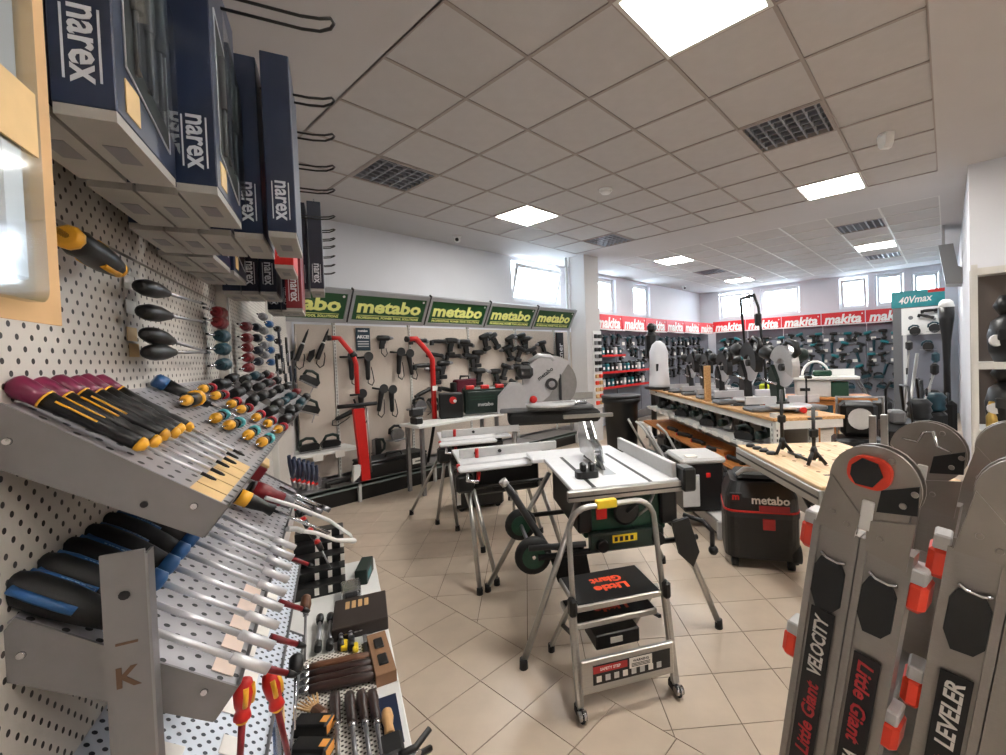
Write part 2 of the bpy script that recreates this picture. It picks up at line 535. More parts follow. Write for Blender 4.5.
structure(MB().b2((XR, YR-.3, 0), (XF, YR, CEIL)), 'wall_side', WALL)
structure(MB().b2((XR, -4.2, 0), (XR+.3, YR-.3, CEIL)), 'wall_right', WALLG)
structure(MB().b2((-3, -4.3, 0), (XR, -4.2, CEIL)), 'wall_behind', WALLG)
structure(MB().b2((-3.1, -4.2, 0), (-3, .2, CEIL)), 'wall_near', WALLG)
lw = MB()
lw.b2((-3.6, PEG+.06, 0), (6.12, PEG+.3, CEIL), m=Matrix.Rotation(WANG, 4, 'Z'))
structure(lw, 'wall_left', WALLG)
FRAME = mat('white_window_frame', (236, 238, 240), .35)
def window(k, horiz, fixed, h, tilt=0.):
    w, hh = h[1]-h[0], h[3]-h[2]
    cx = (h[0]+h[1])/2
    base = T(cx, fixed, h[2]) if horiz == 'x' else T(fixed, cx, h[2]) @ RZ(-90)
    b = MB()
    for a in (-1, 1): b.b2((a*w/2-.03 if a > 0 else a*w/2, .1, 0), (a*w/2 if a > 0 else a*w/2+.03, .16, hh))
    b.b2((-w/2+.03, .1, 0), (w/2-.03, .16, .03)); b.b2((-w/2+.03, .1, hh-.03), (w/2-.03, .16, hh))
    o = b.build('window_%d' % k, FRAME, None, base, 'structure')
    M = T(0, .12, .03) @ RX(tilt)
    s = MB(); ww, h2 = w/2-.035, hh-.06
    for a in (-1, 1): s.box((a*(ww-.03), -.02, h2/2), (.06, .045, h2), .006)
    s.box((0, -.02, .03), (2*ww-.12, .045, .06)); s.box((0, -.02, h2-.03), (2*ww-.12, .045, .06))
    sash = s.build('sash', FRAME, o, M)
    MB().b2((-ww+.06, -.02, .06), (ww-.06, -.012, h2-.06)).build('pane', GLASS, sash)
    return o
window(1, 'x', YB, BW[0], 17); window(2, 'x', YB, BW[1]); window(3, 'x', YB, BW[2])
window(4, 'y', XF, FW[0]); window(5, 'y', XF, FW[1]); window(6, 'y', XF, FW[2], 14); window(7, 'y', XF, FW[3]); window(8, 'y', XF, FW[4], 14)
# round fittings on the ceiling
t = thing('smoke_detector', 'round white smoke detector on a ceiling tile', 'detector', T(4.07, 2.76, CEIL+.006))
MB().lathe([(.07, -.02), (.075, 0)], 24).build('base', WHITE, t)
MB().lathe([(.02, -.045), (.05, -.042), (.06, -.02)], 24).build('cover', WHITE, t)
t = thing('motion_sensor', 'white wedge-shaped motion sensor hanging from the ceiling', 'sensor', T(4.78, .38, CEIL+.006) @ RZ(40))
MB().lathe([(.05, -.015), (.055, 0)], 20).build('mount', WHITE, t)
MB().prism([(-.06, 0), (.06, 0), (.045, -.09), (.02, -.12), (-.02, -.12), (-.045, -.09)], -.035, .035, RX(90)).build('body', WHITE, t)
for (x, y, w) in ((3.96, 5.26, 'above the green signs'), (11.37, 5.29, 'near the far corner window')):
    t = thing('security_camera', 'white dome security camera with dark lens on the ceiling '+w, 'camera', T(x, y, CEIL))
    MB().lathe([(.05, -.03), (.06, 0)], 18).build('mount', WHITE, t)
    MB().sphere((0, 0, -.05), .05, 14).build('housing', WHITE, t)
    MB().sphere((-.03, -.032, -.062), .026, 12).build('lens', BLACK, t)
# ================================================================== left display: pegboards, trays, boxes, hand tools
PEGM = holes_mat('white_pegboard', (206, 200, 192), .0327, .0042, .5, hole=(44, 38, 34))
PEGT = holes_mat('perforated_grey_steel', (166, 164, 168), .04, .0046, .42, .3, axes=(0, 1), hole=(24, 24, 26), slot=.8)
PEGL = holes_mat('perforated_pale_steel', (206, 212, 222), .026, .0042, .4, .2, axes=(0, 1), hole=(40, 44, 56))
PEGW = holes_mat('perforated_white_sheet', (226, 222, 214), .018, .0038, .5, axes=(0, 1), hole=(60, 52, 46))
LMO = Matrix.Rotation(WANG, 4, 'Z')
for (s0, s1, z0, z1, w) in ((-.4, 1.99, 1.793, 2.62, 'behind the navy boxes'), (-.4, 1.99, .62, 1.787, 'behind the screwdrivers'), (2.06, 3.3, .62, 2.62, 'beyond the steel uprights'), (3.36, 4.6, .62, 2.62, 'ending near the green signs')):
    o = MB().b2((s0, PEG, z0), (s1, PEG+.02, z1)).build('pegboard', PEGM, None, LMO)
    tag(o, 'off-white perforated board '+w, 'pegboard')
for s in (2.025, 3.33):
    b = MB().b2((s-.03, PEG-.03, .0), (s-.012, PEG+.03, 2.7)); b.b2((s+.012, PEG-.03, 0), (s+.03, PEG+.03, 2.7)); b.b2((s-.012, PEG, 0), (s+.012, PEG+.03, 2.7))
    tag(b.build('shelf_upright', SHELFW, None, LMO), 'off-white slotted steel upright between two perforated boards', 'upright', 'uprights of the left display')

# ---- tilted trays
TILT = 37.0
def TRM(z): return LMO @ T(0, PEG, z) @ RX(TILT)
def tray(z, s0, s1, material, label, front=-.285, near=True):
    t = thing('tool_tray', label, 'shelf', TRM(z) @ T(s0, 0, 0))
    L = s1-s0
    MB().b2((0, front, -.003), (L, -.005, 0)).build('deck', material, t)
    b = MB().b2((0, front-.002, -.045), (L, front, .012), .001); b.build('front_lip', SGREY, t)
    for k, x in enumerate((0, L)):
        a = R(TILT)
        pl = MB().prism([(-.008, .006), (front, .006), (front, -.045), (-.05, -.062), (-.008, -.075)], x-.002, x+.002, Matrix(((0, 0, 1, 0), (1, 0, 0, 0), (0, 1, 0, 0), (0, 0, 0, 1))))
        sp = pl.build('side_plate', SGREY, t)
        if k == 0:
            for (yy, zz) in ((-.04, -.03), (-.25, -.012)):
                MB().lathe([(.005, 0), (.004, .003)], 10, T(x-.002, yy, zz) @ RY(-90)).build('bolt', CHROME, sp)
            MB().lathe([(.0045, 0), (.0045, .0006)], 10, T(x-.002, -.2, -.035) @ RY(-90)).build('hole', INK, sp)
    return t
tray(1.518, .79, 1.95, PEGT, 'grey steel tray holding plum-capped and mini screwdrivers')
tray(1.251, .79, 1.95, PEGT, 'grey perforated tray holding blue and black nut drivers')
tray(.985, .79, 1.9, PEGL, 'pale perforated tray with insulated screwdrivers hung over it')
tray(.715, .79, 1.9, PEGL, 'lowest pale perforated tray above the white table')
tray(1.518, 2.08, 3.0, PEGT, 'grey steel tray crowded with short black screwdrivers beyond the upright')
# ---- silver bracket lettered K
t = thing('bracket_post', 'upright silver bracket lettered K in front of the blue handles', 'bracket', LMO @ T(.755, .255, .75))
b = MB().b2((-.002, -.022, 0), (.002, .022, .57)); b.build('plate', SGREY, t)
MB().b2((-.002, -.025, 0), (.02, -.022, .565)).build('flange', STEEL, t)
MB().lathe([(.006, 0), (.006, .0008)], 10, T(-.002, 0, .515) @ RY(-90)).build('hole', INK, t)
CAMF = Matrix(((0, 0, -1, 0), (-1, 0, 0, 0), (0, 1, 0, 0), (0, 0, 0, 1)))      # letters on a face toward -x: read -y, up z
text('K', .036, mat('brown_ink', (96, 70, 50), .6), t, T(-.0025, 0, .41) @ CAMF, depth=.0004, bold=.001)
MB().b2((-.0032, -.011, .452), (-.002, .011, .455)).build('stripe', MATS['brown_ink'], t)

# ---- display hooks
def hook_mesh():
    P = [(-.017, PEG, 0), (-.017, .03, 0), (-.017, 0, .004), (-.014, -.018, .012), (0, -.024, .014), (.014, -.018, .012), (.017, 0, .004), (.017, .03, 0), (.017, PEG, 0)]
    return MB().tube(P, .0028, 6).mesh('display_hook')
HK = hook_mesh(); HK.materials.append(BLACK)
for k, (s, z) in enumerate(((.93, 2.17), (1.2, 2.17), (1.385, 2.17), (1.6, 2.17), (1.81, 2.17), (2.13, 2.17), (2.34, 2.17), (2.5, 2.17), (2.66, 2.17), (2.9, 2.17), (3.15, 2.17), (3.42, 2.17), (1.36, 2.6), (.62, 2.2))):
    h = link('display_hook', HK, None, LMO @ T(s, 0, z))
    tag(h, 'black wire display hook reaching out above the navy boxes', 'hook', 'wire display hooks')

# ---- navy tool-set boxes
BW_, BT, BH = .2, .052, .38
def tool_box(m, label, col=NAVY, logo=True, w=BW_, h=BH, win=True):
    t = thing('tool_set_box', label, 'box', m, 'boxed tool sets on hooks')
    MB().b2((0, 0, .012), (w, BT, h), .0015).build('sleeve', col, t)
    MB().b2((.001, .001, 0), (w-.001, BT-.001, .012)).build('base', CARDB, t, label='pale grey printed end')
    MB().b2((w*.35, BT*.3, -.0006), (w*.62, BT*.72, .0)).build('barcode', GREY, t)
    if logo:
        mx = Matrix(((0, 0, -1, 0), (0, -1, 0, 0), (-1, 0, 0, 0), (0, 0, 0, 1)))
        lg = text('narex', .04, SILINK, t, T(0, BT*.5, .076) @ mx, depth=.0006, bold=.0008, width=.082)
        for y in (.37, -.37):
            MB().b2((-.0006, BT*.5+y*.04-.001, .038), (0, BT*.5+y*.04+.001, .115)).build('stripe', SILINK, t)
    if win:
        pts = [(w*.14, h*.2), (w*.86, h*.1), (w*.86, h*.62), (w*.14, h*.8)]
        mm = RX(90)
        MB().prism(pts, 0, .0008, mm).build('window', INK, t)
        tl = MB()
        for k in range(3):
            x = w*(.3+.2*k)
            tl.cyl((x, -.002, h*.22), (x, -.002, h*.42), .004, n=6); tl.cyl((x, -.002, h*.42), (x, -.002, h*.64), .009, n=8)
        tl.build('tools', GREY, t)
        MB().prism(pts, .012, .0125, mm).build('pane', CLEAR, t)
        rim = MB()
        for a, c in zip(pts, pts[1:]+pts[:1]): rim.cyl((a[0], -.001, a[1]), (c[0], -.001, c[1]), .0012, n=5)
        rim.build('window_edge', SILINK, t)
        MB().b2((w*.12, -.0012, h*.06), (w*.32, 0, h*.16)).build('price_tag', TAG, t)
    MB().b2((w*.3, BT*.45, h), (w*.7, BT*.55, h+.03)).build('hang_tab', CLEAR, t)
    return t
BZ = EYE+.27
def bx(s, p, label, z=BZ, **k): return tool_box(LMO @ T(s, p, z), label, **k)
bx(.642, .2, 'navy boxed tool set with window, foremost on the first hook')
bx(.645, .256, 'navy boxed tool set tucked behind the foremost first-hook box', logo=False)
bx(.852, .152, 'navy boxed tool set with window, foremost on the second hook')
for k in range(2): bx(.875, .206+.054*k, 'navy boxed tool set stacked behind the foremost second-hook box', logo=False)
bx(1.09, .062, 'slim navy box hung nearest the tip of the third hook', win=False)
bx(1.12, .125, 'slim navy box just behind the outermost third-hook box', win=False)
for k in range(3): bx(1.11, .18+.054*k, 'navy boxed tool set pressed back on the third hook', logo=False)
for k in range(2): bx(1.34, .255+.055*k, 'navy boxed tool set at the back of the fourth hook', logo=False)
for k in range(2): bx(1.56, .25+.055*k, 'navy boxed tool set at the back of the fifth hook', logo=False)
bx(1.62, .105, 'red boxed tool set among the navy boxes', z=EYE+.305, col=RED, h=.34, win=False)
for k in range(3): bx(1.9, .18+.055*k, 'dark navy boxed set at the back of the sixth hook', col=DNAVY, z=EYE+.26, win=False)
bx(1.88, .1, 'short red and grey boxed set under a hook', z=EYE+.2, col=DRED, h=.3, win=False)
bx(2.15, .03, 'tall dark navy box at the tip of a farther hook', z=EYE+.315, col=DNAVY, win=False)
bx(2.18, .09, 'tall dark navy box one behind the farther hook tip', z=EYE+.315, col=DNAVY, win=False)
for k in range(2): bx(2.4, .16+.055*k, 'dark navy boxed set hanging near the green signs', z=EYE+.25, col=DNAVY, win=False)

# ---- blister packs at the near end
def blister(s, w, label, p=.3, z0=1.61):
    t = thing('blister_pack', label, 'package', LMO @ T(s, p, z0), 'long carded blister packs')
    MB().b2((0, .012, 0), (w, .014, .62)).build('card', TAN, t)
    MB().prism(rrect(w*.62, .52, .012, 4, w*.37, .275), 0, .008, RX(90) @ T(0, 0, -.011)).build('blister', CLEAR, t)
    MB().b2((w*.26, .0035, .03), (w*.48, .0095, .44), .002).build('blade', SATIN, t)
    MB().b2((w*.3, .0035, .44), (w*.44, .0095, .53), .002).build('handle', WOODD, t)
    MB().b2((w*.1, .0005, .13), (w*.6, .002, .18)).build('price_tag', TAG, t)
blister(.43, .12, 'gold-carded blister pack with long blade and tan tag', .205, 1.593); blister(.305, .115, 'carded blister pack partly cut off, nearest the pegboard end', .205, 1.593)

# ---- screwdrivers
def turned(t, name, material, prof, n=12, sx=1., parent=None):
    return MB().lathe([(r, x) for x, r in prof], n, AX['x'], True, sx).build(name, material, parent or t)
def proto_long():
    t = thing('screwdriver', 'long black screwdriver with plum cap and yellow collar on the tilted tray', 'screwdriver', None, 'plum-capped screwdrivers')
    turned(t, 'cap', PURPLE, [(-.002, .013), (.002, .018), (.014, .018), (.026, .0155), (.036, .015)], 12)
    turned(t, 'ring', YELLOW, [(.036, .0158), (.0385, .0155)], 12)
    turned(t, 'grip', BLACK, [(.0385, .0146), (.06, .013), (.085, .0118), (.105, .0128), (.118, .01), (.126, .0118), (.148, .012), (.152, .011)], 12)
    for a in (60, 150):
        c, s_ = math.cos(R(a)), math.sin(R(a))
        MB().tube([(.05, .0142*c, .0142*s_), (.075, .0136*c, .0136*s_), (.1, .0128*c, .0128*s_)], .0018, 5).build('inlay', YELLOW, t)
    turned(t, 'collar', YELLOW, [(.152, .0128), (.158, .0118), (.164, .006)], 12)
    turned(t, 'shank', SATIN, [(.16, .003), (.24, .003)], 8)
    turned(t, 'tip', BLACK, [(.24, .0032), (.256, .003), (.262, .0015)], 8)
    return t
DN = RZ(-90)         # lies down the slope
T1 = TRM(1.518); T2 = TRM(1.251); T3 = TRM(.985); T4 = TRM(.715)
P0 = proto_long()
for k, s in enumerate((.832, .872, .925, .965, 1.005, 1.045)):
    m = T1 @ T(s, .012-.004*(k % 2), .018) @ DN @ RX(40*k) @ Matrix.Diagonal((1, .86, .86, 1))
    if k == 0: P0.matrix_world = m
    else: dup(P0, m)
def driver(m, label, spec, group=None, name='screwdriver', cat='screwdriver', n=10):
    t = thing(name, label, cat, m, group)
    for (pn, mt, prof) in spec: turned(t, pn, mt, prof, n)
    return t
big = [('cap', BLUE, [(0, .011), (.004, .016), (.022, .016), (.026, .014)]), ('grip', BLACK, [(.026, .0145), (.06, .012), (.1, .0135), (.12, .009)]), ('shank', CHROME, [(.12, .003), (.2, .003)])]
driver(T1 @ T(1.3, .0, .018) @ DN @ RZ(20), 'black screwdriver with dark blue cap lying on the upper tray', big)
yb = [('cap', YELLOW, [(0, .012), (.005, .02), (.018, .02), (.022, .016)]), ('grip', BLACK, [(.022, .016), (.05, .014), (.075, .016), (.08, .012)]), ('band', YELLOW, [(.08, .013), (.092, .011), (.098, .005)]), ('shank', CHROME, [(.098, .003), (.14, .003)])]
driver(T1 @ T(1.33, -.085, .02) @ RZ(180), 'stubby yellow and black screwdriver lying across the upper tray', yb)
def mini(cap, glabel, group):
    return [('cap', cap, [(0, .008), (.004, .014), (.012, .014), (.015, .01)]), ('neck', BLACK, [(.015, .008), (.03, .01), (.045, .012)]), ('ring', CHROME, [(.045, .009), (.06, .009)]), ('grip', BLACK, [(.06, .012), (.085, .012)]), ('collar', YELLOW, [(.085, .0125), (.097, .0115), (.103, .004)]), ('shank', CHROME, [(.103, .0018), (.155, .0018)])]
RED_MINI = mat('cherry_cap', (178, 36, 50), .35); TEAL_MINI = mat('aqua_cap', (92, 178, 184), .35)
r0 = None
for k in range(7):
    m = T1 @ T(1.6, -.058-.036*k, .016) @ RZ(180+random.uniform(-5, 5))
    if r0 is None: r0 = driver(m, 'mini screwdriver with cherry red cap and yellow collar on upper tray', mini(RED_MINI, 0, 0), 'cherry-capped mini screwdrivers')
    else: dup(r0, m)
r0 = None
for k in range(4):
    m = T1 @ T(1.335, -.152-.038*k, .016) @ RZ(180+random.uniform(-5, 5))
    if r0 is None: r0 = driver(m, 'mini screwdriver with aqua cap and yellow collar on upper tray', mini(TEAL_MINI, 0, 0), 'aqua-capped mini screwdrivers')
    else: dup(r0, m)
def tags(M, pts, material, label, group, w=.05, h=.045):
    me = MB().b2((-w/2, -h/2, 0), (w/2, h/2, .001)).mesh('price_tag'); me.materials.append(material)
    for (x, y) in pts:
        tag(link('price_tag', me, None, M @ T(x, y, .001)), label, 'price tag', group)
tags(T1, [(.815+.054*k, -.252) for k in range(5)], TAG, 'tan price tag stuck along the lip of the upper tray', 'tan price tags on the upper tray')
tags(T2, [(.835+.062*k, -.26) for k in range(5)], PTAG, 'pale pink price tag beside a nut driver shaft', 'pink price tags on the middle tray', .04, .032)
tags(T3, [(1.0+.1*k, -.22+.02*(k % 2)) for k in range(7)]+[(.95+.12*k, -.13) for k in range(5)], WTAG, 'white price tag on the pale perforated tray', 'white price tags on the pale tray', .045, .035)
# short black screwdrivers crowded on the tray, butts toward the aisle end
sh = [('grip', BLACK, [(0, .012), (.004, .017), (.03, .018), (.055, .013), (.075, .017), (.088, .012)]), ('shank', CHROME, [(.088, .004), (.15, .004)])]
shr = [('grip', DRED, [(0, .012), (.004, .017), (.03, .018), (.055, .013), (.075, .017), (.088, .012)]), ('shank', CHROME, [(.088, .004), (.15, .004)])]
sht = [('grip', DTEAL, [(0, .012), (.004, .017), (.03, .018), (.055, .013), (.075, .017), (.088, .012)]), ('shank', CHROME, [(.088, .004), (.15, .004)])]
protos = {}
for si, s in enumerate((1.68, 1.82, 2.12, 2.3, 2.48, 2.66, 2.84)):
    for k in range(5):
        kind = random.choice((sh, sh, sh, shr, sht)) if si > 1 else sh
        nm = {id(sh): 'black', id(shr): 'dark red', id(sht): 'dark teal'}[id(kind)]
        where = 'at the end of the upper tray' if s < 2 else 'on the tray beyond the upright'
        lab = 'short %s-handled screwdriver %s' % (nm, where)
        m = T1 @ T(s, -.05-.053*k, .019+.012*(si % 2)) @ RZ(random.uniform(-8, 8)) @ RY(-4)
        if (nm, where) in protos: dup(protos[nm, where], m)
        else: protos[nm, where] = driver(m, lab, kind, 'short screwdrivers in rows', n=8)
# ---- nut drivers on the middle tray
def proto_nut():
    t = thing('nut_driver', 'blue and black nut driver with long steel shaft on the middle tray', 'screwdriver', None, 'blue and black nut drivers')
    turned(t, 'grip', RUBBER, [(0, .008), (.004, .016), (.02, .0215), (.06, .0225), (.1, .019), (.125, .0155)], 14)
    for a in (70, 190, 310):
        c, s_ = math.cos(R(a)), math.sin(R(a))
        MB().tube([(.012, .0165*c, .0165*s_), (.035, .0195*c, .0195*s_), (.065, .0195*c, .0195*s_), (.085, .0175*c, .0175*s_)], .0065, 8).build('inlay', BLUE, t)
    turned(t, 'collar', BLUE, [(.125, .017), (.145, .0165), (.15, .008)], 14)
    turned(t, 'shank', SATIN, [(.148, .005), (.29, .005)], 8)
    turned(t, 'socket', SATIN, [(.286, .0045), (.289, .0078), (.345, .0078)], 10)
    text('narex', .016, mat('pale_blue_ink', (150, 180, 205), .5), t, T(.062, .006, .0225) @ RX(-12) @ RZ(180), depth=.0004, bold=.0004)
    return t
nd = proto_nut()
for k in range(9):
    m = T2 @ T(.815+.064*k, .03, .025) @ DN @ RX(-20 + (k % 3)*9)
    if k == 0: nd.matrix_world = m
    else: dup(nd, m)
# red screwdriver tips poking out under the sockets, insulated drivers, loose tools
for (s, y, c, l) in ((.83, -.3, DRED, 'dark red insulated rod lying past the tray lip'), (.92, -.31, DRED, 'thin dark red rod with black tip past the lip'), (1.05, -.31, DRED, 'short maroon rod with black tip between sockets'), (1.28, -.31, DRED, 'bright red rod angled beyond the sockets')):
    driver(T2 @ T(s, y, .016) @ DN @ RZ(8), l, [('rod', c, [(0, .006), (.05, .0045)]), ('tip', BLACK, [(.05, .006), (.06, .005), (.066, .003)])])
ins = [('grip', RED, [(0, .006), (.006, .016), (.03, .021), (.06, .018), (.075, .013), (.085, .016), (.095, .018), (.1, .012)]), ('ring', YELLOW, [(.1, .0125), (.106, .012)]), ('shank', DRED, [(.1, .0075), (.25, .0065)])]
for k, (s, p, z) in enumerate(((.845, .15, 1.06), (.885, .122, 1.035))):
    t = driver(LMO @ T(s, p, z) @ RY(82) @ RZ(6-12*k) @ Matrix.Scale(.7, 4), 'red and yellow insulated screwdriver hanging grip up before the pale tray', ins, 'insulated screwdrivers', n=12)
    for a in (100, 190, 250): MB().tube([(.012, .016*math.cos(R(a)), .016*math.sin(R(a))), (.035, .0185*math.cos(R(a)), .0185*math.sin(R(a))), (.058, .0165*math.cos(R(a)), .0165*math.sin(R(a)))], .006, 6).build('inlay', YELLOW, t)
for (s, l) in ((.80, 'plain red insulated shaft hanging under the middle tray'), (.855, 'second red insulated shaft hanging under the middle tray')):
    driver(LMO @ T(s, .26, 1.08) @ RY(86) @ RZ(8), l, [('collar', DRED, [(0, .011), (.02, .012)]), ('shank', DRED, [(.02, .007), (.25, .006)])])
wd = [('grip', WOODD, [(0, .008), (.006, .014), (.03, .016), (.05, .011)]), ('ferrule', CHROME, [(.05, .009), (.065, .008)]), ('shank', STEEL, [(.065, .004), (.2, .0035)])]
driver(LMO @ T(1.62, .115, .82) @ RZ(180) @ RY(35), 'wooden-handled screwdriver resting on the pale tray edge', wd)
driver(LMO @ T(1.3, .12, .82) @ RZ(180) @ RY(40), 'black-handled awl resting on the pale tray edge', [('grip', BLACK, [(0, .01), (.006, .016), (.03, .017), (.045, .011)]), ('shank', CHROME, [(.045, .004), (.16, .003)])])
t = driver(T2 @ T(1.58, -.14, .04) @ DN @ RZ(14), 'fat red ratchet handle lying on the middle tray', [('cap', BLACK, [(0, .018), (.01, .024)]), ('grip', DRED, [(.01, .024), (.04, .026), (.07, .021), (.1, .022)]), ('chuck', GREY, [(.1, .02), (.13, .019)])])
t = driver(T2 @ T(1.49, -.11, .03) @ DN @ RZ(10), 'black nut driver handle with amber inlay on the middle tray', [('grip', BLACK, [(0, .012), (.01, .022), (.06, .02), (.1, .014), (.12, .018)]), ('inlay', YELLOW, [(.02, .0222), (.05, .0218)]), ('shank', CHROME, [(.12, .0045), (.3, .0045)])])
for k in range(3):
    driver(T2 @ T(1.66+.07*k, -.16-.03*k, .02) @ DN @ RZ(6), 'bare chrome socket bar at the end of the middle tray', [('bar', CHROME, [(0, .006), (.16, .006)]), ('end', STEEL, [(.16, .009), (.19, .009)])], 'chrome socket bars')
plier = None
for k in range(6):
    m = LMO @ T(1.74+.03*k, .145-.012*k, 1.17-.012*k) @ RY(64) @ RX(60) @ Matrix.Scale(.75, 4)
    if plier is None:
        plier = t = thing('pliers', 'pliers with dark blue grips and red joint hanging past the trays', 'pliers', m, 'pliers hung in a row')
        for a in (-1, 1):
            MB().tube([(-.12, a*.016, 0), (-.08, a*.018, 0), (-.03, a*.01, 0), (0, 0, 0)], .006, 6, flat=.008).build('grip', mat('slate_grip', (44, 54, 78), .4), t)
            MB().prism([(0, a*.0), (.012, a*.014), (.035, a*.008), (.05, a*.002), (.05, 0)], -.005, .005).build('jaw', STEEL, t)
        MB().lathe([(.011, -.007), (.011, .007)], 12).build('joint', RED, t)
    else: dup(plier, m)
# tin box, bent white bar
t = thing('tool_case', 'small maroon and cream tin box under the upper tray end', 'box', T2 @ T(1.8, -.12, .04) @ RZ(8))
MB().box((0, 0, 0), (.09, .06, .05), .004).build('body', DRED, t); MB().box((0, 0, .03), (.088, .058, .012), .003).build('lid', TAG, t)
t = thing('bent_bar', 'white bent tube bracket looping out past the sockets', 'bracket', LMO)
MB().tube([(1.46, .19, 1.19), (1.5, .12, 1.14), (1.58, .04, 1.06), (1.64, -.02, .98), (1.62, -.03, .965), (1.5, .02, 1.02), (1.42, .07, 1.08), (1.38, .1, 1.105)], .0055, 8).build('tube', WHITE, t)
MB().tube([(1.38, .1, 1.105), (1.36, .112, 1.12), (1.34, .13, 1.13)], .007, 8).build('sleeve', LGREY, t)

# ---- tools on the board above the upper tray, lying along it on pegs
def along(s0, z0, p, ds, dz, flip=False):
    a = math.degrees(math.atan2(dz, ds))
    return LMO @ T(s0, p, z0) @ RY(-a) @ (RZ(180) if flip else Matrix())
bulb = [('grip', BLACK, [(0, .006), (.006, .013), (.04, .0175), (.09, .017), (.13, .0125), (.15, .009), (.16, .009)]), ('collar', DARK, [(.16, .008), (.168, .007)]), ('shank', STEEL, [(.168, .0038), (.44, .0034)]), ('tip', BLACK, [(.44, .0042), (.5, .003)])]
b0 = None
for k, (s, z, e) in enumerate(((1.13, 1.716, .02), (1.137, 1.668, .016), (1.148, 1.625, -.02), (1.152, 1.588, .01))):
    m = along(s, z, .335, .4, e)
    if b0 is None: b0 = driver(m, 'black bulb-handled screwdriver resting on pegs with a paper tag', bulb, 'bulb-handled screwdrivers', n=14)
    else: dup(b0, m)
tags(LMO @ T(0, PEG-.003, 0) @ RX(90), [(1.215, 1.735), (1.218, 1.684)], WTAG, 'white paper tag pinned behind bulb-handled screwdrivers', 'paper tags on the board', .05, .028)
tags(LMO @ T(0, PEG-.003, 0) @ RX(90), [(1.215, 1.628), (1.222, 1.595)], TAG, 'tan paper tag pinned behind bulb-handled screwdrivers', 'paper tags on the board', .05, .028)
t = driver(along(.985, 1.735, .335, .2, -.02, True), 'yellow and black screwdriver hung alone below the navy boxes', [('cap', YELLOW, [(-.06, .006), (-.055, .014), (-.04, .016)]), ('grip', BLACK, [(-.04, .016), (-.01, .02), (.03, .021), (.06, .019), (.08, .021), (.1, .017)]), ('collar', YELLOW, [(.1, .0175), (.108, .018), (.114, .012)]), ('shank', CHROME, [(.114, .004), (.2, .004)])])
for a in (80, 200, 300): MB().tube([(-.035, .0155*math.cos(R(a)), .0155*math.sin(R(a))), (0, .0195*math.cos(R(a)), .0195*math.sin(R(a))), (.03, .0195*math.cos(R(a)), .0195*math.sin(R(a)))], .005, 6).build('inlay', YELLOW, t)
def bellied(c, c2): return [('cap', c2, [(0, .008), (.004, .017), (.03, .021)]), ('grip', c, [(.03, .022), (.05, .021), (.07, .017), (.085, .019), (.1, .014)]), ('shank', CHROME, [(.1, .004), (.23, .004)]), ('tip', BLACK, [(.23, .0042), (.25, .003)])]
rows = [(1.85, (1.735, 1.703), bellied(DRED, DRED), 'dark red', False), (1.87, (1.66, 1.617, 1.566), bellied(DTEAL, TEAL), 'teal', False),
        (2.34, (1.728, 1.679, 1.638, 1.595, 1.552), bellied(DRED, BLACK), 'maroon and black', True), (2.62, (1.745, 1.694, 1.634, 1.58), bellied(DNAVY, DNAVY), 'navy', True),
        (2.86, (1.82, 1.746, 1.669, 1.617), bellied(GREY, BLACK), 'grey', True), (3.1, (1.8, 1.72, 1.65, 1.58), bellied(BLUE, BLACK), 'blue', True), (3.5, (1.8, 1.72, 1.62, 1.52), bellied(BLACK, GREY), 'black and grey', True)]
for (s, zs, spec, nm, fl_) in rows:
    p0 = None
    for z in zs:
        m = along(s+.0, z, .335, .2, .005, True)
        if p0 is None: p0 = driver(m, '%s-handled screwdriver lying on pegs of the left board' % nm, spec, 'screwdrivers on pegs of the left board')
        else: dup(p0, m)
# bunched pliers and cutters farther along
pl = None
for k in range(14):
    s, z = 3.0+.06*k, 1.52+.08*((k*5) % 4)-.03*k
    m = LMO @ T(s, .3-.02*(k % 3), z) @ RY(70+9*(k % 3)) @ RX(90) @ Matrix.Scale(.75, 4)
    nm = ('black', 'blue')[k % 2]
    if k < 2:
        t = thing('pliers', '%s-gripped pliers hung in a bunch near the green-signed wall' % nm, 'pliers', m, 'bunched pliers')
        for a in (-1, 1):
            MB().tube([(-.14, a*.02, 0), (-.09, a*.024, 0), (-.03, a*.012, 0), (0, 0, 0)], .008, 6).build('grip', (RUBBER, DNAVY)[k % 2], t)
            MB().prism([(0, 0), (.014, a*.016), (.045, a*.01), (.06, a*.002), (.06, 0)], -.006, .006).build('jaw', STEEL, t)
        MB().lathe([(.012, -.008), (.012, .008)], 12).build('joint', CHROME, t)
        if k == 0: pl = [t]
        else: pl.append(t)
    else: dup(pl[k % 2], m)

# ---- white display table under the trays
t = thing('display_table', 'low white display table under the tilted trays', 'table', LMO)
MB().b2((.62, -.145, .47), (2.6, .36, .5), .004).build('table_top', WHITE, t)
MB().b2((.68, .03, .1), (2.54, .32, .468)).build('cabinet_body', LGREY, t)
for x in (.68, 2.5):
    for y in (-.0, .3): MB().b2((x, y, 0), (x+.04, y+.04, .1)).build('foot', DARK, t)
TZ = LMO @ T(0, 0, .5)
tag(MB().b2((.75, -.075, .0), (1.8, .16, .012), .002).build('perforated_sheet', PEGW, None, TZ), 'white perforated sheet carrying chisels on the table', 'sheet')
TS = TZ @ T(0, 0, .012)
ch = [('handle', DWOOD, [(0, .009), (.006, .014), (.04, .0165), (.08, .013), (.11, .014), (.135, .0115)]), ('ferrule', CHROME, [(.135, .012), (.15, .0105)]), ('blade', STEEL, [(.15, .006), (.26, .006)])]
c0 = None
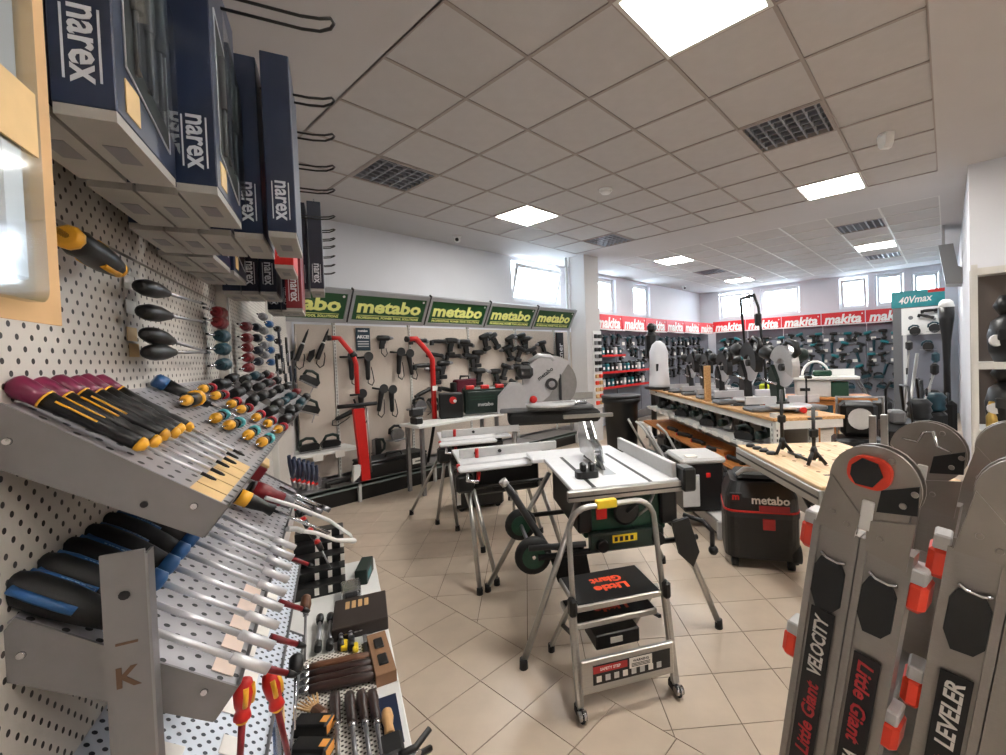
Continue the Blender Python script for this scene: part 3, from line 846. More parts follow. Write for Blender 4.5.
for k, (s, p) in enumerate(((1.545, .046), (1.52, .005), (1.51, -.028), (1.495, -.058))):
    m = TS @ T(s, p, .017) @ RZ(182)
    if c0 is None: c0 = driver(m, 'dark-handled chisel lying handle first on the perforated sheet', ch, 'dark-handled chisels in a row', 'chisel', 'chisel')
    else: dup(c0, m)
ch2 = [('handle', BLACK, [(0, .008), (.006, .013), (.03, .015), (.06, .011)]), ('shank', STEEL, [(.06, .007), (.12, .008), (.2, .008)]), ('guard', BLACK, [(.2, .013), (.245, .013)])]
c0 = None
for k, (s, p) in enumerate(((2.06, .1), (2.05, .062), (2.03, .025), (2.01, -.008))):
    m = TZ @ T(s, p, .026) @ RZ(180)
    if c0 is None: c0 = driver(m, 'short chisel with black handle and capped blade near the book-like box', ch2, 'short capped chisels', 'chisel', 'chisel')
    else: dup(c0, m)
ch3 = [('ferrule', CHROME, [(-.03, .009), (0, .012)]), ('handle', DWOOD, [(0, .013), (.03, .0155), (.08, .0145), (.13, .0165), (.18, .014), (.19, .008)])]
for k, (s, p) in enumerate(((1.715, .12), (1.675, .118), (1.637, .117), (1.6, .116))):
    sp = ch3 if k else [('ferrule', CHROME, [(-.03, .009), (0, .012)]), ('handle', WOODD, [(0, .013), (.03, .0155), (.08, .0145), (.13, .0165), (.18, .014), (.19, .008)])]
    driver(TS @ T(s, p, .017) @ RZ(-100), 'brown turned tool handle lying crosswise at the top of its row' if not k else 'dark turned tool handle lying crosswise on the sheet', sp, 'crosswise tool handles', 'wooden_grip', 'grip')
t = thing('wire_brush', 'brown wooden brush with splayed bristles on the table', 'brush', TS @ T(1.5, .1, .02) @ RZ(30))
MB().box((-.03, 0, 0), (.06, .03, .03), .008).build('block', WOODD, t)
b = MB()
for k in range(7): b.cyl((0, -.012+.004*k, 0), (.05+.004*(k % 3), -.035+.0117*k, .006), .004, .002, 6)
b.build('bristles', TAN, t)
for (s, p, l) in ((1.43, .1, 'small black case with orange tag beside the brush'), (1.34, .1, 'small black case with orange tag at the sheet corner')):
    t = thing('small_case', l, 'case', TS @ T(s, p, .02) @ RZ(-28)); MB().box((0, 0, 0), (.05, .1, .04), .005).build('body', BLACK, t); MB().b2((-.02, -.051, -.01), (.02, -.0505, .015)).build('price_tag', mat('orange_tag', (232, 160, 76), .6), t); MB().b2((-.012, -.046, .02), (.012, -.026, .0207)).build('price_sticker', MATS['orange_tag'], t)
t = thing('gift_box', 'dark box with gold print lying flat at the table edge', 'box', TZ @ T(1.985, -.05, 0) @ RZ(-3))
MB().box((0, 0, .025), (.23, .2, .05), .003).build('body', mat('espresso_card', (48, 38, 34), .4, var=.2, scale=12), t)
for k in range(4): MB().b2((.02, -.03+.024*k, .05), (.08, -.014+.024*k, .0506)).build('print', TAN, t)
t = thing('knife_box', 'brown box holding black knives on the table edge', 'box', TZ @ T(1.67, -.1, 0) @ RZ(3))
MB().box((0, 0, .02), (.25, .065, .04), .002).build('body', mat('brown_card', (140, 104, 74), .6, var=.15, scale=12), t)
for x in (.05, -.05): MB().box((x, 0, .042), (.06, .03, .008), .003).build('insert', BLACK, t)
tag(MB().box((1.385, -.1, .004), (.2, .055, .006), .001).build('booklet', NAVY, None, TZ), 'dark navy card lying flat by the wooden-handled brush', 'card')
t = thing('hand_brush', 'brush with pale wooden handle and black head at the table edge', 'brush', TZ @ T(1.4, -.092, .022) @ RZ(180))
turned(t, 'handle', WOODB, [(0, .01), (.006, .015), (.03, .017), (.06, .012), (.1, .015)], 12); MB().box((.14, 0, 0), (.08, .06, .03), .008).build('head', BLACK, t)
t = thing('measuring_gauge', 'yellow and black measuring gauge lying on the sheet', 'gauge', TS @ T(1.8, -.01, .012))
MB().box((0, .025, 0), (.05, .022, .018), .003).build('body', BYELLOW, t); MB().box((.01, 0, 0), (.06, .022, .02), .003).build('display', BLACK, t); MB().box((-.035, -.012, 0), (.05, .02, .018), .006).build('grip', BYELLOW, t); MB().b2((.05, -.04, .008), (.058, .04, .012)).build('rule', CHROME, t)
t = thing('folding_knife', 'black folding knife standing by the brown box', 'knife', TS @ T(1.7, -.055, .012)); MB().box((0, 0, 0), (.14, .022, .02), .006).build('handle', BLACK, t); MB().b2((.07, -.008, -.002), (.13, .006, .002)).build('blade', CHROME, t)
t = thing('small_box', 'dark green small carton at the far corner of the table', 'box', TZ @ T(2.38, -.085, 0) @ RZ(-14)); MB().box((0, 0, .035), (.16, .055, .07), .003).build('body', DGREEN, t); MB().b2((-.06, -.0285, .02), (.02, -.0275, .05)).build('print', TEAL, t)
t = thing('clear_case', 'clear plastic case beside the dark box', 'case', TZ @ T(2.2, -.02, 0)); MB().box((0, 0, .03), (.12, .08, .06), .006).build('shell', MILKY, t); MB().box((0, 0, .02), (.08, .05, .02), .003).build('contents', GREY, t)
t = thing('bit_rack', 'stepped black display rack with white labels at the table end', 'rack', TZ @ T(2.28, 0, 0))
for k in range(5):
    MB().b2((.07*k, .0, .0), (.07*k+.075, .22, .05+.04*k), .003).build('step', BLACK, t)
    me = MB()
    for j in range(3): me.b2((.07*k-.002, .03+.055*j-.03, .012+.04*k), (.07*k, .03+.055*j+.018-.03, .044+.04*k))
    me.build('labels', WTAG, t)
for k in range(4):
    driver(TZ @ T(2.33+.06*k, .06+.03*k, .1+.04*k) @ RY(-90) @ RZ(20), 'black T-handle key with red end standing in the rack', [('shank', STEEL, [(0, .004), (.1, .004)]), ('grip', BLACK, [(.1, .012), (.14, .014)]), ('end', RED, [(.14, .014), (.155, .01)])], 'keys in the stepped rack', 'hex_key', 'key', 8)
t = thing('spring_clamp', 'black spring clamp biting the table edge', 'clamp', TZ @ T(1.24, -.15, .0) @ RZ(-60))
for a in (-1, 1): MB().tube([(-.05, 0, a*.03+.0), (0, 0, a*.012), (.05, 0, a*.028)], .009, 6).build('jaw', BLACK, t)
MB().lathe([(.01, -.012), (.01, .012)], 10, RX(90)).build('pivot', CHROME, t)
t = thing('parts_bag', 'clear blue bag of parts with orange tag hung under the trays', 'bag', LMO @ T(1.18, .15, .74)); MB().box((0, 0, 0), (.09, .015, .14), .006).build('bag', clear_mat('blue_film', (120, 160, 205), .6, .2), t); MB().box((0, 0, -.02), (.06, .008, .07), .002).build('contents', BLUE, t); MB().b2((.0, -.0085, -.02), (.035, -.0078, .02)).build('price_tag', TAG, t)
# ================================================================== power tool prototypes (hang in the local XZ plane, face -Y)
XZ = RX(90)          # prism drawn in (x, z), thickness along y
def slab(mb, poly, th, y=0.): return mb.prism(poly, -th/2, th/2, T(0, y, 0) @ XZ)
def mk_drill(label, group, body=BLACK, grip=RUBBER, acc=DGREEN, batt=True, m=None):
    t = thing('cordless_drill', label, 'drill', m, group)
    MB().lathe([(.018, -.105), (.034, -.095), (.037, -.02), (.034, .045), (.025, .06)], 12, AX['x']).build('motor_housing', body, t)
    MB().lathe([(.022, .06), (.022, .085), (.016, .11), (.006, .12)], 10, AX['x']).build('chuck', STEEL, t)
    slab(MB(), [(-.06, -.02), (0, -.02), (-.022, -.135), (-.075, -.14), (-.072, -.08)], .036).build('handle', grip, t)
    slab(MB(), [(-.002, -.03), (.012, -.04), (.004, -.07), (-.01, -.075)], .014).build('trigger', acc, t)
    if batt: MB().box((-.042, 0, -.165), (.1, .066, .05), .008).build('battery', BLACK, t)
    else: MB().tube([(-.05, 0, -.13), (-.06, -.01, -.19), (-.02, -.02, -.24), (.02, -.01, -.2), (.01, 0, -.13)], .005, 6).build('cord', RUBBER, t)
    return t
def mk_grinder(label, group, body=BLACK, head=STEEL, m=None, disc=True, cord=True):
    t = thing('angle_grinder', label, 'grinder', m, group)
    MB().lathe([(.02, -.2), (.026, -.17), (.028, -.05), (.034, .02), (.034, .06)], 12).build('grip', body, t)
    MB().box((0, 0, .08), (.06, .06, .05), .012).build('gear_head', head, t)
    MB().lathe([(.011, 0), (.013, .05), (.012, .1)], 10, T(-.03, 0, .08) @ RY(-90)).build('side_handle', RUBBER, t)
    if disc: MB().lathe([(.058, -.003), (.058, .003)], 20, T(.0, -.045, .09) @ RX(90)).build('guard', DARK, t)
    if cord: MB().tube([(0, 0, -.2), (-.005, -.01, -.24), (.04, -.02, -.27), (.07, -.015, -.22), (.06, 0, -.1), (.045, 0, -.04)], .0055, 6).build('cord', RUBBER, t)
    return t
def mk_saw(label, group, body=BLACK, guard=STEEL, m=None):
    t = thing('circular_saw', label, 'saw', m, group)
    MB().lathe([(.085, -.02), (.09, 0), (.085, .015)], 24, T(0, -.03, 0) @ RX(90)).build('blade_guard', guard, t)
    MB().lathe([(.04, 0), (.045, .04), (.03, .1)], 12, T(-.01, .09, .02) @ RX(90)).build('motor', body, t)
    MB().tube([(-.1, 0, .02), (-.09, 0, .08), (-.03, 0, .12), (.04, 0, .11), (.06, 0, .07)], .017, 8).build('handle', body, t)
    MB().box((0, -.02, -.06), (.26, .13, .006), .002).build('base_plate', STEEL, t)
    return t
def mk_jig(label, group, body=BLACK, acc=DGREEN, m=None):
    t = thing('jigsaw', label, 'saw', m, group)
    slab(MB(), [(-.1, -.05), (.09, -.05), (.1, .0), (.07, .03), (-.08, .02), (-.11, -.01)], .06).build('body', body, t)
    MB().tube([(-.09, 0, .01), (-.085, 0, .06), (-.03, 0, .085), (.04, 0, .075), (.07, 0, .025)], .016, 8).build('handle', acc, t)
    MB().box((0, 0, -.062), (.2, .075, .008), .002).build('base_plate', STEEL, t)
    MB().b2((.06, -.002, -.16), (.07, .002, -.065)).build('blade', CHROME, t)
    return t
def mk_multi(label, group, body=BLACK, acc=GREY, m=None):
    t = thing('power_tool', label, 'power tool', m, group)
    MB().lathe([(.018, -.13), (.026, -.11), (.03, -.02), (.026, .05), (.032, .08), (.028, .1)], 12, AX['x']).build('body', body, t)
    MB().box((.115, 0, -.015), (.04, .045, .05), .01).build('head', acc, t)
    MB().box((-.135, 0, -.02), (.05, .05, .07), .008).build('battery', BLACK, t)
    return t
def mk_straight(label, group, m=None):
    t = thing('straight_grinder', label, 'grinder', m, group)
    MB().lathe([(.004, .22), (.012, .17), (.016, .06), (.018, .05)], 12).build('neck', BLACK, t)
    MB().lathe([(.021, .035), (.021, .05)], 12).build('ring', WHITE, t)
    MB().lathe([(.024, -.16), (.027, -.12), (.026, .0), (.021, .035)], 12).build('body', BLACK, t)
    MB().tube([(0, 0, -.16), (.01, 0, -.21), (.06, 0, -.24), (.09, 0, -.2), (.07, 0, -.1), (.05, 0, -.06)], .0055, 6).build('cord', RUBBER, t)
    slab(MB(), [(-.1, -.1), (-.06, -.06), (-.04, -.14), (-.06, -.22), (-.1, -.2)], .03, .01).build('coiled_cord', RUBBER, t)
    return t
def spread(maker, pts, label, group, **kw):
    """One prototype, then copies at the other places (x, y, z, rot about y, rot about z)."""
    p0 = None; out = []
    for q in pts:
        x, y, z = q[:3]; ry = q[3] if len(q) > 3 else 0; rz = q[4] if len(q) > 4 else 0
        m = T(x, y, z) @ RZ(rz) @ RY(ry) @ Matrix.Scale(kw.get('size', 1.), 4)
        if p0 is None: p0 = maker(label, group, m=m, **{k: v for k, v in kw.items() if k != 'size'}); out.append(p0)
        else: out.append(dup(p0, m))
    return out

# ================================================================== wall of green signs
GB = 5.45
PEGC = holes_mat('cream_pegboard', (206, 194, 182), .012, .0022, .6, hole=(150, 138, 128), stagger=False)
DSTRIP = mat('slot_shadow_paint', (70, 64, 60), .6)
for k in range(6):
    x0 = 1.27-.0+k*.985
    if k == 0: x0 = 1.27; w0 = 'nearest the left display'
    o = MB().b2(((x0+.02) if k else 1.84, GB, .25), (x0+.97, GB+.03, 2.02)).build('pegboard', PEGC)
    tag(o, 'cream perforated board under the green signs, '+('hung with straight grinders', 'behind the dark notice and red stand', 'behind the tool case and second red stand', 'hung with rows of drills', 'behind the big saw', 'by the black vertical sign')[k], 'pegboard')
for k in range(6):
    x = 2.27-.985+k*.985
    t = thing('shelf_upright', 'slotted upright with a column of dark slots under the green signs', 'upright', T(x-.01, GB, 0), 'uprights under the green signs')
    MB().b2((-.015, -.012, 0), (.015, .03, 2.05)).build('post', SHELFW, t)
    b = MB()
    for j in range(44): b.b2((-.004, -.0135, .3+.04*j), (.004, -.012, .325+.04*j))
    b.build('slots', DSTRIP, t)
GREENS = mat('sign_green', (22, 78, 38), .35, var=.04)
CREAML = mat('sign_letter_cream', (240, 244, 150), .4)
for k in range(5):
    x0 = 1.26+k*.98
    t = thing('brand_sign', 'green sign board lettered in cream, '+('half hidden by hanging boxes', 'above the dark notice', 'above the second red stand', 'above the rows of drills', 'last in the row, by the column')[k], 'sign', T(x0, 5.05, 2.015) @ RX(30))
    b = MB(); w, h = .965, .395
    for a, c in (((0, 0), (w, .045)), ((0, h-.05), (w, h)), ((0, .045), (.035, h-.05)), ((w-.035, .045), (w, h-.05))): b.b2((a[0], -.012, a[1]), (c[0], .03, c[1]))
    b.build('frame', mat('sign_frame_grey', (158, 160, 164), .4, .3), t)
    MB().b2((.035, 0, .045), (w-.035, .02, h-.05)).build('panel', GREENS, t)
    F = T(w/2, -.001, 0) @ FACE_NEG_Y
    text('metabo', .215, CREAML, t, T(w/2, -.002, .215) @ FACE_NEG_Y, depth=.001, bold=.008, width=.8)
    text('PROFESSIONAL POWER TOOL SOLUTIONS', .04, CREAML, t, T(w/2-.0, -.002, .075) @ FACE_NEG_Y, depth=.001, bold=.0012, width=.78)
    MB().b2((.09, -.002, .1), (w-.09, 0, .106)).build('rule', CREAML, t)
    MB().lathe([(.014, 0), (.014, .002)], 14, T(w-.07, 0, .31) @ RX(90)).build('dot', WHITE, t)
    MB().b2((-.012, -.02, .02), (-.002, .03, h+.02)).build('divider', DARK, t)
# base shelves and plinth
for k in range(5):
    x0 = 1.3+k*.985
    t = thing('base_shelf', 'low grey base shelf on a black plinth, '+('near the trays', 'carrying the long black case', 'behind the silver stand legs', 'behind the red-lidded case', 'behind the big saw')[k], 'shelf', T(x0, 4.98, 0))
    MB().b2((0, 0, .185), (.97, .47, .215)).build('top', SGREY, t)
    MB().b2((0, .0, .165), (.97, .012, .22)).build('front_rail', mat('grey_green_edge', (120, 132, 130), .4), t)
    MB().b2((0, .05, 0), (.97, .08, .165)).build('plinth', BLACK, t)
    MB().b2((.955, -.01, 0), (.985, .03, .2)).build('foot', LGREY, t)
t = thing('notice', 'dark blue notice with white lettering under the green signs', 'notice', T(2.6, 5.435, 1.855))
MB().b2((-.09, -.004, -.14), (.09, 0, .14)).build('card', mat('notice_blue', (28, 52, 66), .4), t)
text('metabo', .04, WHITE, t, T(0, -.0045, .105) @ FACE_NEG_Y, depth=.0006, bold=.0015)
text('AKCE!', .055, WHITE, t, T(0, -.0045, .03) @ FACE_NEG_Y, depth=.0006, bold=.002)
for k in range(3): MB().b2((-.07, -.0055, -.035-.03*k), (.07, -.004, -.022-.03*k)).build('line', LGREY, t)
t = thing('brand_sign', 'black vertical sign with white sideways lettering by the column', 'sign', T(6.27, 5.36, 1.45))
MB().b2((-.09, 0, -.55), (.09, .03, .55)).build('panel', BLACK, t)
text('Partner', .17, WHITE, t, T(0, -.002, .1) @ FACE_NEG_Y @ RZ(90), depth=.001, bold=.002)
text('24', .1, RED, t, T(0, -.002, -.42) @ FACE_NEG_Y @ RZ(90), depth=.001, bold=.002)
# wall tools
GG = 'tools hung under the green signs'
spread(mk_straight, [(1.88, 5.4, 1.76, 22), (2.1, 5.4, 1.77, 22)], 'black straight grinder with looped cord hung high under the green signs', GG)
D1 = [(2.87, 5.4, 1.87, 0, 0)]
spread(mk_drill, D1, 'black corded drill with grey cord hung beside the dark notice', GG, batt=False)
DR = [(3.9, 5.38, 1.84), (4.08, 5.38, 1.82), (4.5, 5.36, 1.92, -20), (4.62, 5.38, 1.9, 25), (5.05, 5.38, 1.9, -25), (5.25, 5.38, 1.92, 15), (5.42, 5.38, 1.88, -10), (5.76, 5.38, 1.8, 12), (4.38, 5.38, 1.66), (4.92, 5.38, 1.72, 18), (5.3, 5.38, 1.7, 18), (5.52, 5.38, 1.68, 25),
      (4.4, 5.38, 1.38), (4.66, 5.38, 1.36), (4.95, 5.38, 1.42, 15), (5.15, 5.38, 1.42), (5.4, 5.38, 1.45), (4.2, 5.38, 1.6), (3.75, 5.38, 1.52), (3.55, 5.38, 1.45), (4.5, 5.38, 1.1), (4.85, 5.38, 1.12), (5.1, 5.38, 1.14, 30), (5.85, 5.38, 1.58, 10)]
DR = [(x, y, z, r, 180*(i % 2)) for i, (x, y, z, r) in enumerate((q+(0,))[:4] for q in DR)]
spread(mk_drill, DR, 'black cordless drill hung on the cream board under the green signs', GG, size=1.18)
spread(mk_grinder, [(2.42, 5.39, 1.56), (2.62, 5.39, 1.55), (3.05, 5.39, 1.6, 5), (3.2, 5.39, 1.58, -8)], 'black angle grinder hanging by its head, cord looped, beside a red stand', GG)
spread(mk_grinder, [(2.52, 5.39, 1.1), (2.78, 5.39, 1.14, 12), (2.92, 5.39, 1.12), (2.4, 5.39, .98, 70)], 'black angle grinder hung low on the cream board, cord looped', GG)
spread(mk_multi, [(3.4, 5.38, 1.5, 0), (3.68, 5.38, 1.83, 0), (3.36, 5.38, 1.84), (3.62, 5.38, 1.64, 10), (3.92, 5.38, 1.62), (4.15, 5.38, 1.78), (6.0, 5.38, 1.6, 20), (3.4, 5.38, 1.14, -20), (3.78, 5.38, 1.14, 15), (6.02, 5.38, 1.42, 8)], 'black slim power tool lying level on the cream board', GG)
spread(mk_jig, [(1.95, 5.36, 1.4, 30), (1.93, 5.36, 1.08, 20), (3.55, 5.4, .95, 60), (2.72, 5.4, .5, 90)], 'black jigsaw with steel foot hung near the left end of the cream boards', GG)
spread(mk_saw, [(2.95, 5.36, .62, 0), (3.3, 5.36, .95, 10)], 'black compact saw with grey guard hung low by a red stand', GG)
t = thing('tool_case', 'maroon and clear tool case standing on a bracket below the drills', 'case', T(4.02, 5.3, 1.02))
MB().box((0, 0, .13), (.36, .12, .26), .02).build('body', mat('maroon_clear', (86, 28, 40), .25, var=.2), t); MB().tube([(-.08, 0, .26), (-.07, 0, .3), (.07, 0, .3), (.08, 0, .26)], .012, 6).build('handle', BLACK, t); MB().b2((-.1, -.064, .08), (.1, -.06, .12)).build('band', GREY, t); MB().box((-.2, 0, .12), (.05, .11, .2), .01).build('end_grip', BLACK, t)
# bracket shelf with small machines
t = thing('wall_shelf', 'short white wall shelf with price labels low on the cream board', 'shelf', T(1.5, 5.05, .58)); MB().b2((0, 0, 0), (.82, .38, .03), .003).build('plate', WHITE, t)
for x in (.32, .55): MB().b2((x, -.003, -.05), (x+.1, 0, .02)).build('label_holder', WTAG, t)
spread(mk_jig, [(1.85, 5.22, .68, 0), (2.08, 5.25, .68, 0, 180)], 'black planer-like tool sitting on the short white wall shelf', GG)
t = mk_saw('large grey and red saw lying on the base shelf near the trays', None, m=T(1.85, 5.2, .28)); t2 = mk_multi('chrome and black tool lying in front on the base shelf', None, acc=CHROME, m=T(2.1, 5.08, .26))
t = thing('long_case', 'long black plastic case with white label on the base shelf', 'case', T(2.36, 5.02, .216)); MB().b2((0, 0, 0), (.82, .34, .17), .02).build('body', BLACK, t); MB().b2((0, 0, .172), (.82, .34, .2), .012).build('lid', DARK, t); MB().b2((.6, -.002, .06), (.78, 0, .13)).build('label', WTAG, t); MB().tube([(.3, .1, .2), (.32, .1, .24), (.5, .1, .24), (.52, .1, .2)], .012, 6).build('handle', BLACK, t)
text('metabo', .035, INK, t, T(.69, -.003, .095) @ FACE_NEG_Y, depth=.0006, bold=.001)
# tall red wall-sander poles
def red_pole(x, y, zb, label, cross):
    t = thing('long_neck_sander', label, 'sander', T(x, y, 0))
    if cross:
        MB().tube([(0, 0, 1.22), (0, 0, 1.55), (-.03, 0, 1.66), (-.17, 0, 1.84), (-.26, 0, 1.84)], .026, 8).build('upper_tube', RED, t)
        MB().sphere((-.03, 0, 1.66), .04, 10).build('joint', BLACK, t)
        slab(MB(), [(-.06, 1.05), (.06, 1.05), (.1, .23), (.0, .23)], .05).build('lower_arm', RED, t)
        MB().cyl((-.22, 0, 1.09), (.22, 0, 1.09), .022, n=8).build('cross_handle', RUBBER, t)
        MB().cyl((.11, .02, 1.05), (.13, .02, .3), .009, n=6).build('rod', ALU, t)
        slab(MB(), [(-.1, .24), (-.02, .3), (.0, .42), (-.08, .42)], .05).build('guard', WHITE, t)
    else:
        MB().tube([(0, 0, .8), (0, 0, 1.58), (-.05, 0, 1.66), (-.22, 0, 1.84), (-.32, 0, 1.83)], .032, 8).build('tube', RED, t)
        MB().b2((-.035, -.036, 1.18), (.035, -.03, 1.24)).build('label', WTAG, t)
        MB().tube([(0, 0, .8), (0, .1, .5), (0, .2, .24)], .02, 8).build('lower_tube', BLACK, t)
    MB().cyl((-.32, 0, 1.83), (-.36, 0, 1.83), .036, n=10).build('end_grip', BLACK, t) if not cross else MB().cyl((-.26, 0, 1.84), (-.3, 0, 1.84), .03, n=10).build('end_grip', BLACK, t)
red_pole(2.29, 4.98, .2, 'red bent-neck sander pole with black cross handle standing on the base shelf', True)
red_pole(3.24, 4.92, .8, 'plain red bent-neck sander pole above the white counter', False)
# white counter in front of the second pole, with vises
t = thing('work_counter', 'small white counter top on steel legs before the cream boards', 'counter', T(2.75, 4.5, 0)); MB().b2((0, 0, .79), (1.3, .42, .82), .004).build('top', WHITE, t)
for (x, y) in ((.06, .05), (1.2, .05), (.06, .36), (1.2, .36)): MB().b2((x, y, 0), (x+.04, y+.04, .79)).build('leg', STEEL, t)
for k, x in enumerate((2.86,)):
    t = thing('bench_vise', 'black bench tool clamped to the small white counter', 'vise', T(x, 4.72, .82), None); MB().box((0, 0, .04), (.1, .14, .08), .012).build('base', BLACK, t); MB().box((0, 0, .14), (.16, .08, .1), .015).build('body', DARK, t); MB().cyl((-.12, 0, .18), (.14, 0, .18), .012, n=8).build('bar', STEEL, t)
# ---- column with hanging strip
PILM = mat('column_paint', (204, 202, 202), .7, var=.02)
b = MB().b2((6.3, 4.78, 0), (6.72, 5.12, CEIL)); structure(b, 'wall_column', PILM)
tag(MB().cyl((6.27, 5.16, 0), (6.27, 5.16, CEIL), .022, n=12).build('pipe', LGREY), 'thin grey pipe running up beside the column', 'pipe')
t = thing('product_strip', 'hanging display strip of small dark parts on the column side', 'display', T(6.6, 4.775, .6)); MB().b2((-.13, -.01, 0), (.13, 0, 1.4)).build('backing', WHITE, t)
cols = (BLACK, DARK, GREY, BLACK, TEAL, TAN, ORED, TAN, BLACK)
for k in range(11):
    for j in range(2):
        MB().box((-.06+.12*j, -.03, 1.3-.12*k), (.08, .04, .07), .008).build('packet', (cols[(k*2+j) % 4] if k < 6 else cols[5+(k+j) % 3]), t)
# ================================================================== centre: machines on stands
SAWW = mat('cast_white_table', (232, 233, 236), .35, 0., var=.04, scale=20)
def foot_cap(t, p, r=.022, h=.05, parent=None):
    MB().cyl((p[0], p[1], 0), (p[0], p[1], h), r, r*.9, 10).build('rubber_foot', RUBBER, parent or t)
# ---- table saw with trolley stand
t = thing('table_saw', 'table saw with pale cast top, clear guard and wheeled trolley stand', 'table saw', at(1.79, 1.46, 0, -36))
top = MB().b2((-.02, 0, .835), (.62, .74, .862), .004).build('table_top', SAWW, t)
for x in (.1, .42): MB().b2((x-.011, .0, .8605), (x+.011, .74, .8628)).build('slot', DARK, top)
MB().b2((.22, .2, .861), (.3, .62, .8632)).build('insert', ALU, top)
MB().b2((-.05, -.03, .8), (.66, 0, .856), .004).build('front_rail', ALU, t)
MB().b2((-.05, -.032, .822), (.66, -.03, .83)).build('rail_groove', DARK, t)
MB().b2((-.1, .74, .835), (.55, 1.02, .86), .004).build('outfeed_extension', SAWW, t)
fe = MB().b2((.555, .02, .862), (.585, .86, .945), .003).build('rip_fence', LGREY, t)
MB().b2((.585, -.06, .8), (.66, .06, .93), .01).build('fence_clamp', BLACK, fe)
mg = MB(); mg.prism(rrect(.13, .09, .03, 4, .12, .2), .863, .9); mg.box((.1, .2, .92), (.03, .05, .05), .008); mg.box((.15, .2, .92), (.03, .05, .05), .008)
mg.build('mitre_gauge', BLACK, t)
MB().prism([(.3, .86), (.72, .86), (.66, .9), (.5, .94), (.36, .9)], .25, .27, Matrix(((0, 0, 1, 0), (1, 0, 0, 0), (0, 1, 0, 0), (0, 0, 0, 1)))).build('riving_knife', DARK, t)
gd = MB()
for k in range(2): gd.prism([(.36, .89), (.7, .9), (.74, 1.0), (.72, 1.1), (.6, 1.12), (.5, 1.02), (.4, .98)], .225+.05*k, .235+.05*k, Matrix(((0, 0, 1, 0), (1, 0, 0, 0), (0, 1, 0, 0), (0, 0, 0, 1))))
for k in range(5): gd.b2((.225, .42+.06*k, .93+.03*k), (.285, .44+.06*k, .945+.03*k))
gd.build('blade_guard', MILKY, t)
MB().b2((.06, .08, .56), (.54, .66, .834), .01).build('body', GREEN, t)
MB().b2((.02, .05, .6), (.1, .68, .83), .01).build('side_panel', BLACK, t); MB().b2((.5, .05, .6), (.6, .68, .83), .01).build('side_panel', BLACK, t)
fp = MB().b2((.08, .02, .5), (.5, .08, .6), .008).build('switch_panel', DGREEN, t)
MB().b2((.2, .017, .545), (.34, .02, .585)).build('warning_label', BYELLOW, fp)
b = MB()
for k in range(4): b.b2((.21+.03*k, .0155, .552), (.228+.03*k, .017, .576))
b.build('warning_signs', INK, fp)
for x in (.14, .46): MB().lathe([(.035, 0), (.03, .03)], 12, T(x, .02, .54) @ RX(90)).build('knob', BLACK, fp)
MB().lathe([(.07, 0), (.075, .012), (.06, .02)], 16, T(.29, .05, .7) @ RX(90)).build('hand_wheel', BLACK, t)
MB().tube([(.29, .03, .7), (.33, .01, .74), (.37, .0, .76)], .01, 8).build('hand_crank', DARK, t)
MB().b2((.13, .07, .66), (.19, .08, .72)).build('switch', RED, t)
MB().tube([(.36, .06, .66), (.42, .05, .7), (.46, .05, .78)], .008, 6).build('scale_arc', ALU, t)
fr = MB()
for y in (.06, .7): fr.tube([(-.2, y, .5), (.72, y, .5)], .016, 8)
for x in (-.15, .68): fr.tube([(x, .06, .5), (x, .7, .5)], .016, 8)
fr.build('stand_frame', BLACK, t)
for (x0, y0, x1, y1, z0) in ((.02, .04, -.31, -.04, .78), (.58, .04, .8, -.01, .62), (.0, .68, -.43, .76, .78), (.58, .68, .86, .8, .62)):
    lg = MB().tube([(x0, y0, z0), (x1, y1, .03)], .017, 8).build('leg', ALU, t); foot_cap(t, (x1, y1), parent=lg)
MB().prism([(.54, .62), (.64, .64), (.7, .44), (.66, .36), (.58, .44)], -.02, .0, XZ).build('leg_bracket', BLACK, t)
for k, y in enumerate((.1, .56)):
    w = MB().lathe([(.06, -.025), (.095, -.02), (.1, 0), (.095, .02), (.06, .025)], 24, T(-.22, y, .5) @ RX(90)).build('wheel', RUBBER, t)
    MB().lathe([(.062, -.03), (.062, .03)], 20, T(-.22, y, .5) @ RX(90)).build('hub', GREEN, w)
    MB().lathe([(.01, -.034), (.01, .034)], 10, T(-.22, y, .5) @ RX(90)).build('axle_cap', CHROME, w)
MB().tube([(-.22, .1, .5), (-.22, .56, .5)], .012, 8).build('axle', STEEL, t)
MB().tube([(-.34, .2, .86), (-.3, .2, .8), (-.14, .14, .52), (.06, .1, .5)], .019, 8).build('push_handle', DARK, t)
MB().tube([(-.34, .2, .86), (-.36, .2, .89)], .022, 8).build('handle_grip', LGREY, t)
MB().prism([(-.14, .5), (.06, .5), (.08, .38), (.02, .3), (-.1, .36)], -.06, -.05, XZ).build('side_plate', BLACK, t)
MB().tube([(-.25, .05, .56), (.05, .02, .56)], .016, 8).build('cross_bar', DARK, t)
MB().tube([(.66, .1, .62), (.74, .02, .6), (.78, .0, .55), (.78, 0, .46)], .013, 8).build('lower_handle', BLACK, t)
MB().sphere((.785, 0, .44), .028, 10).build('handle_knob', BLACK, t)
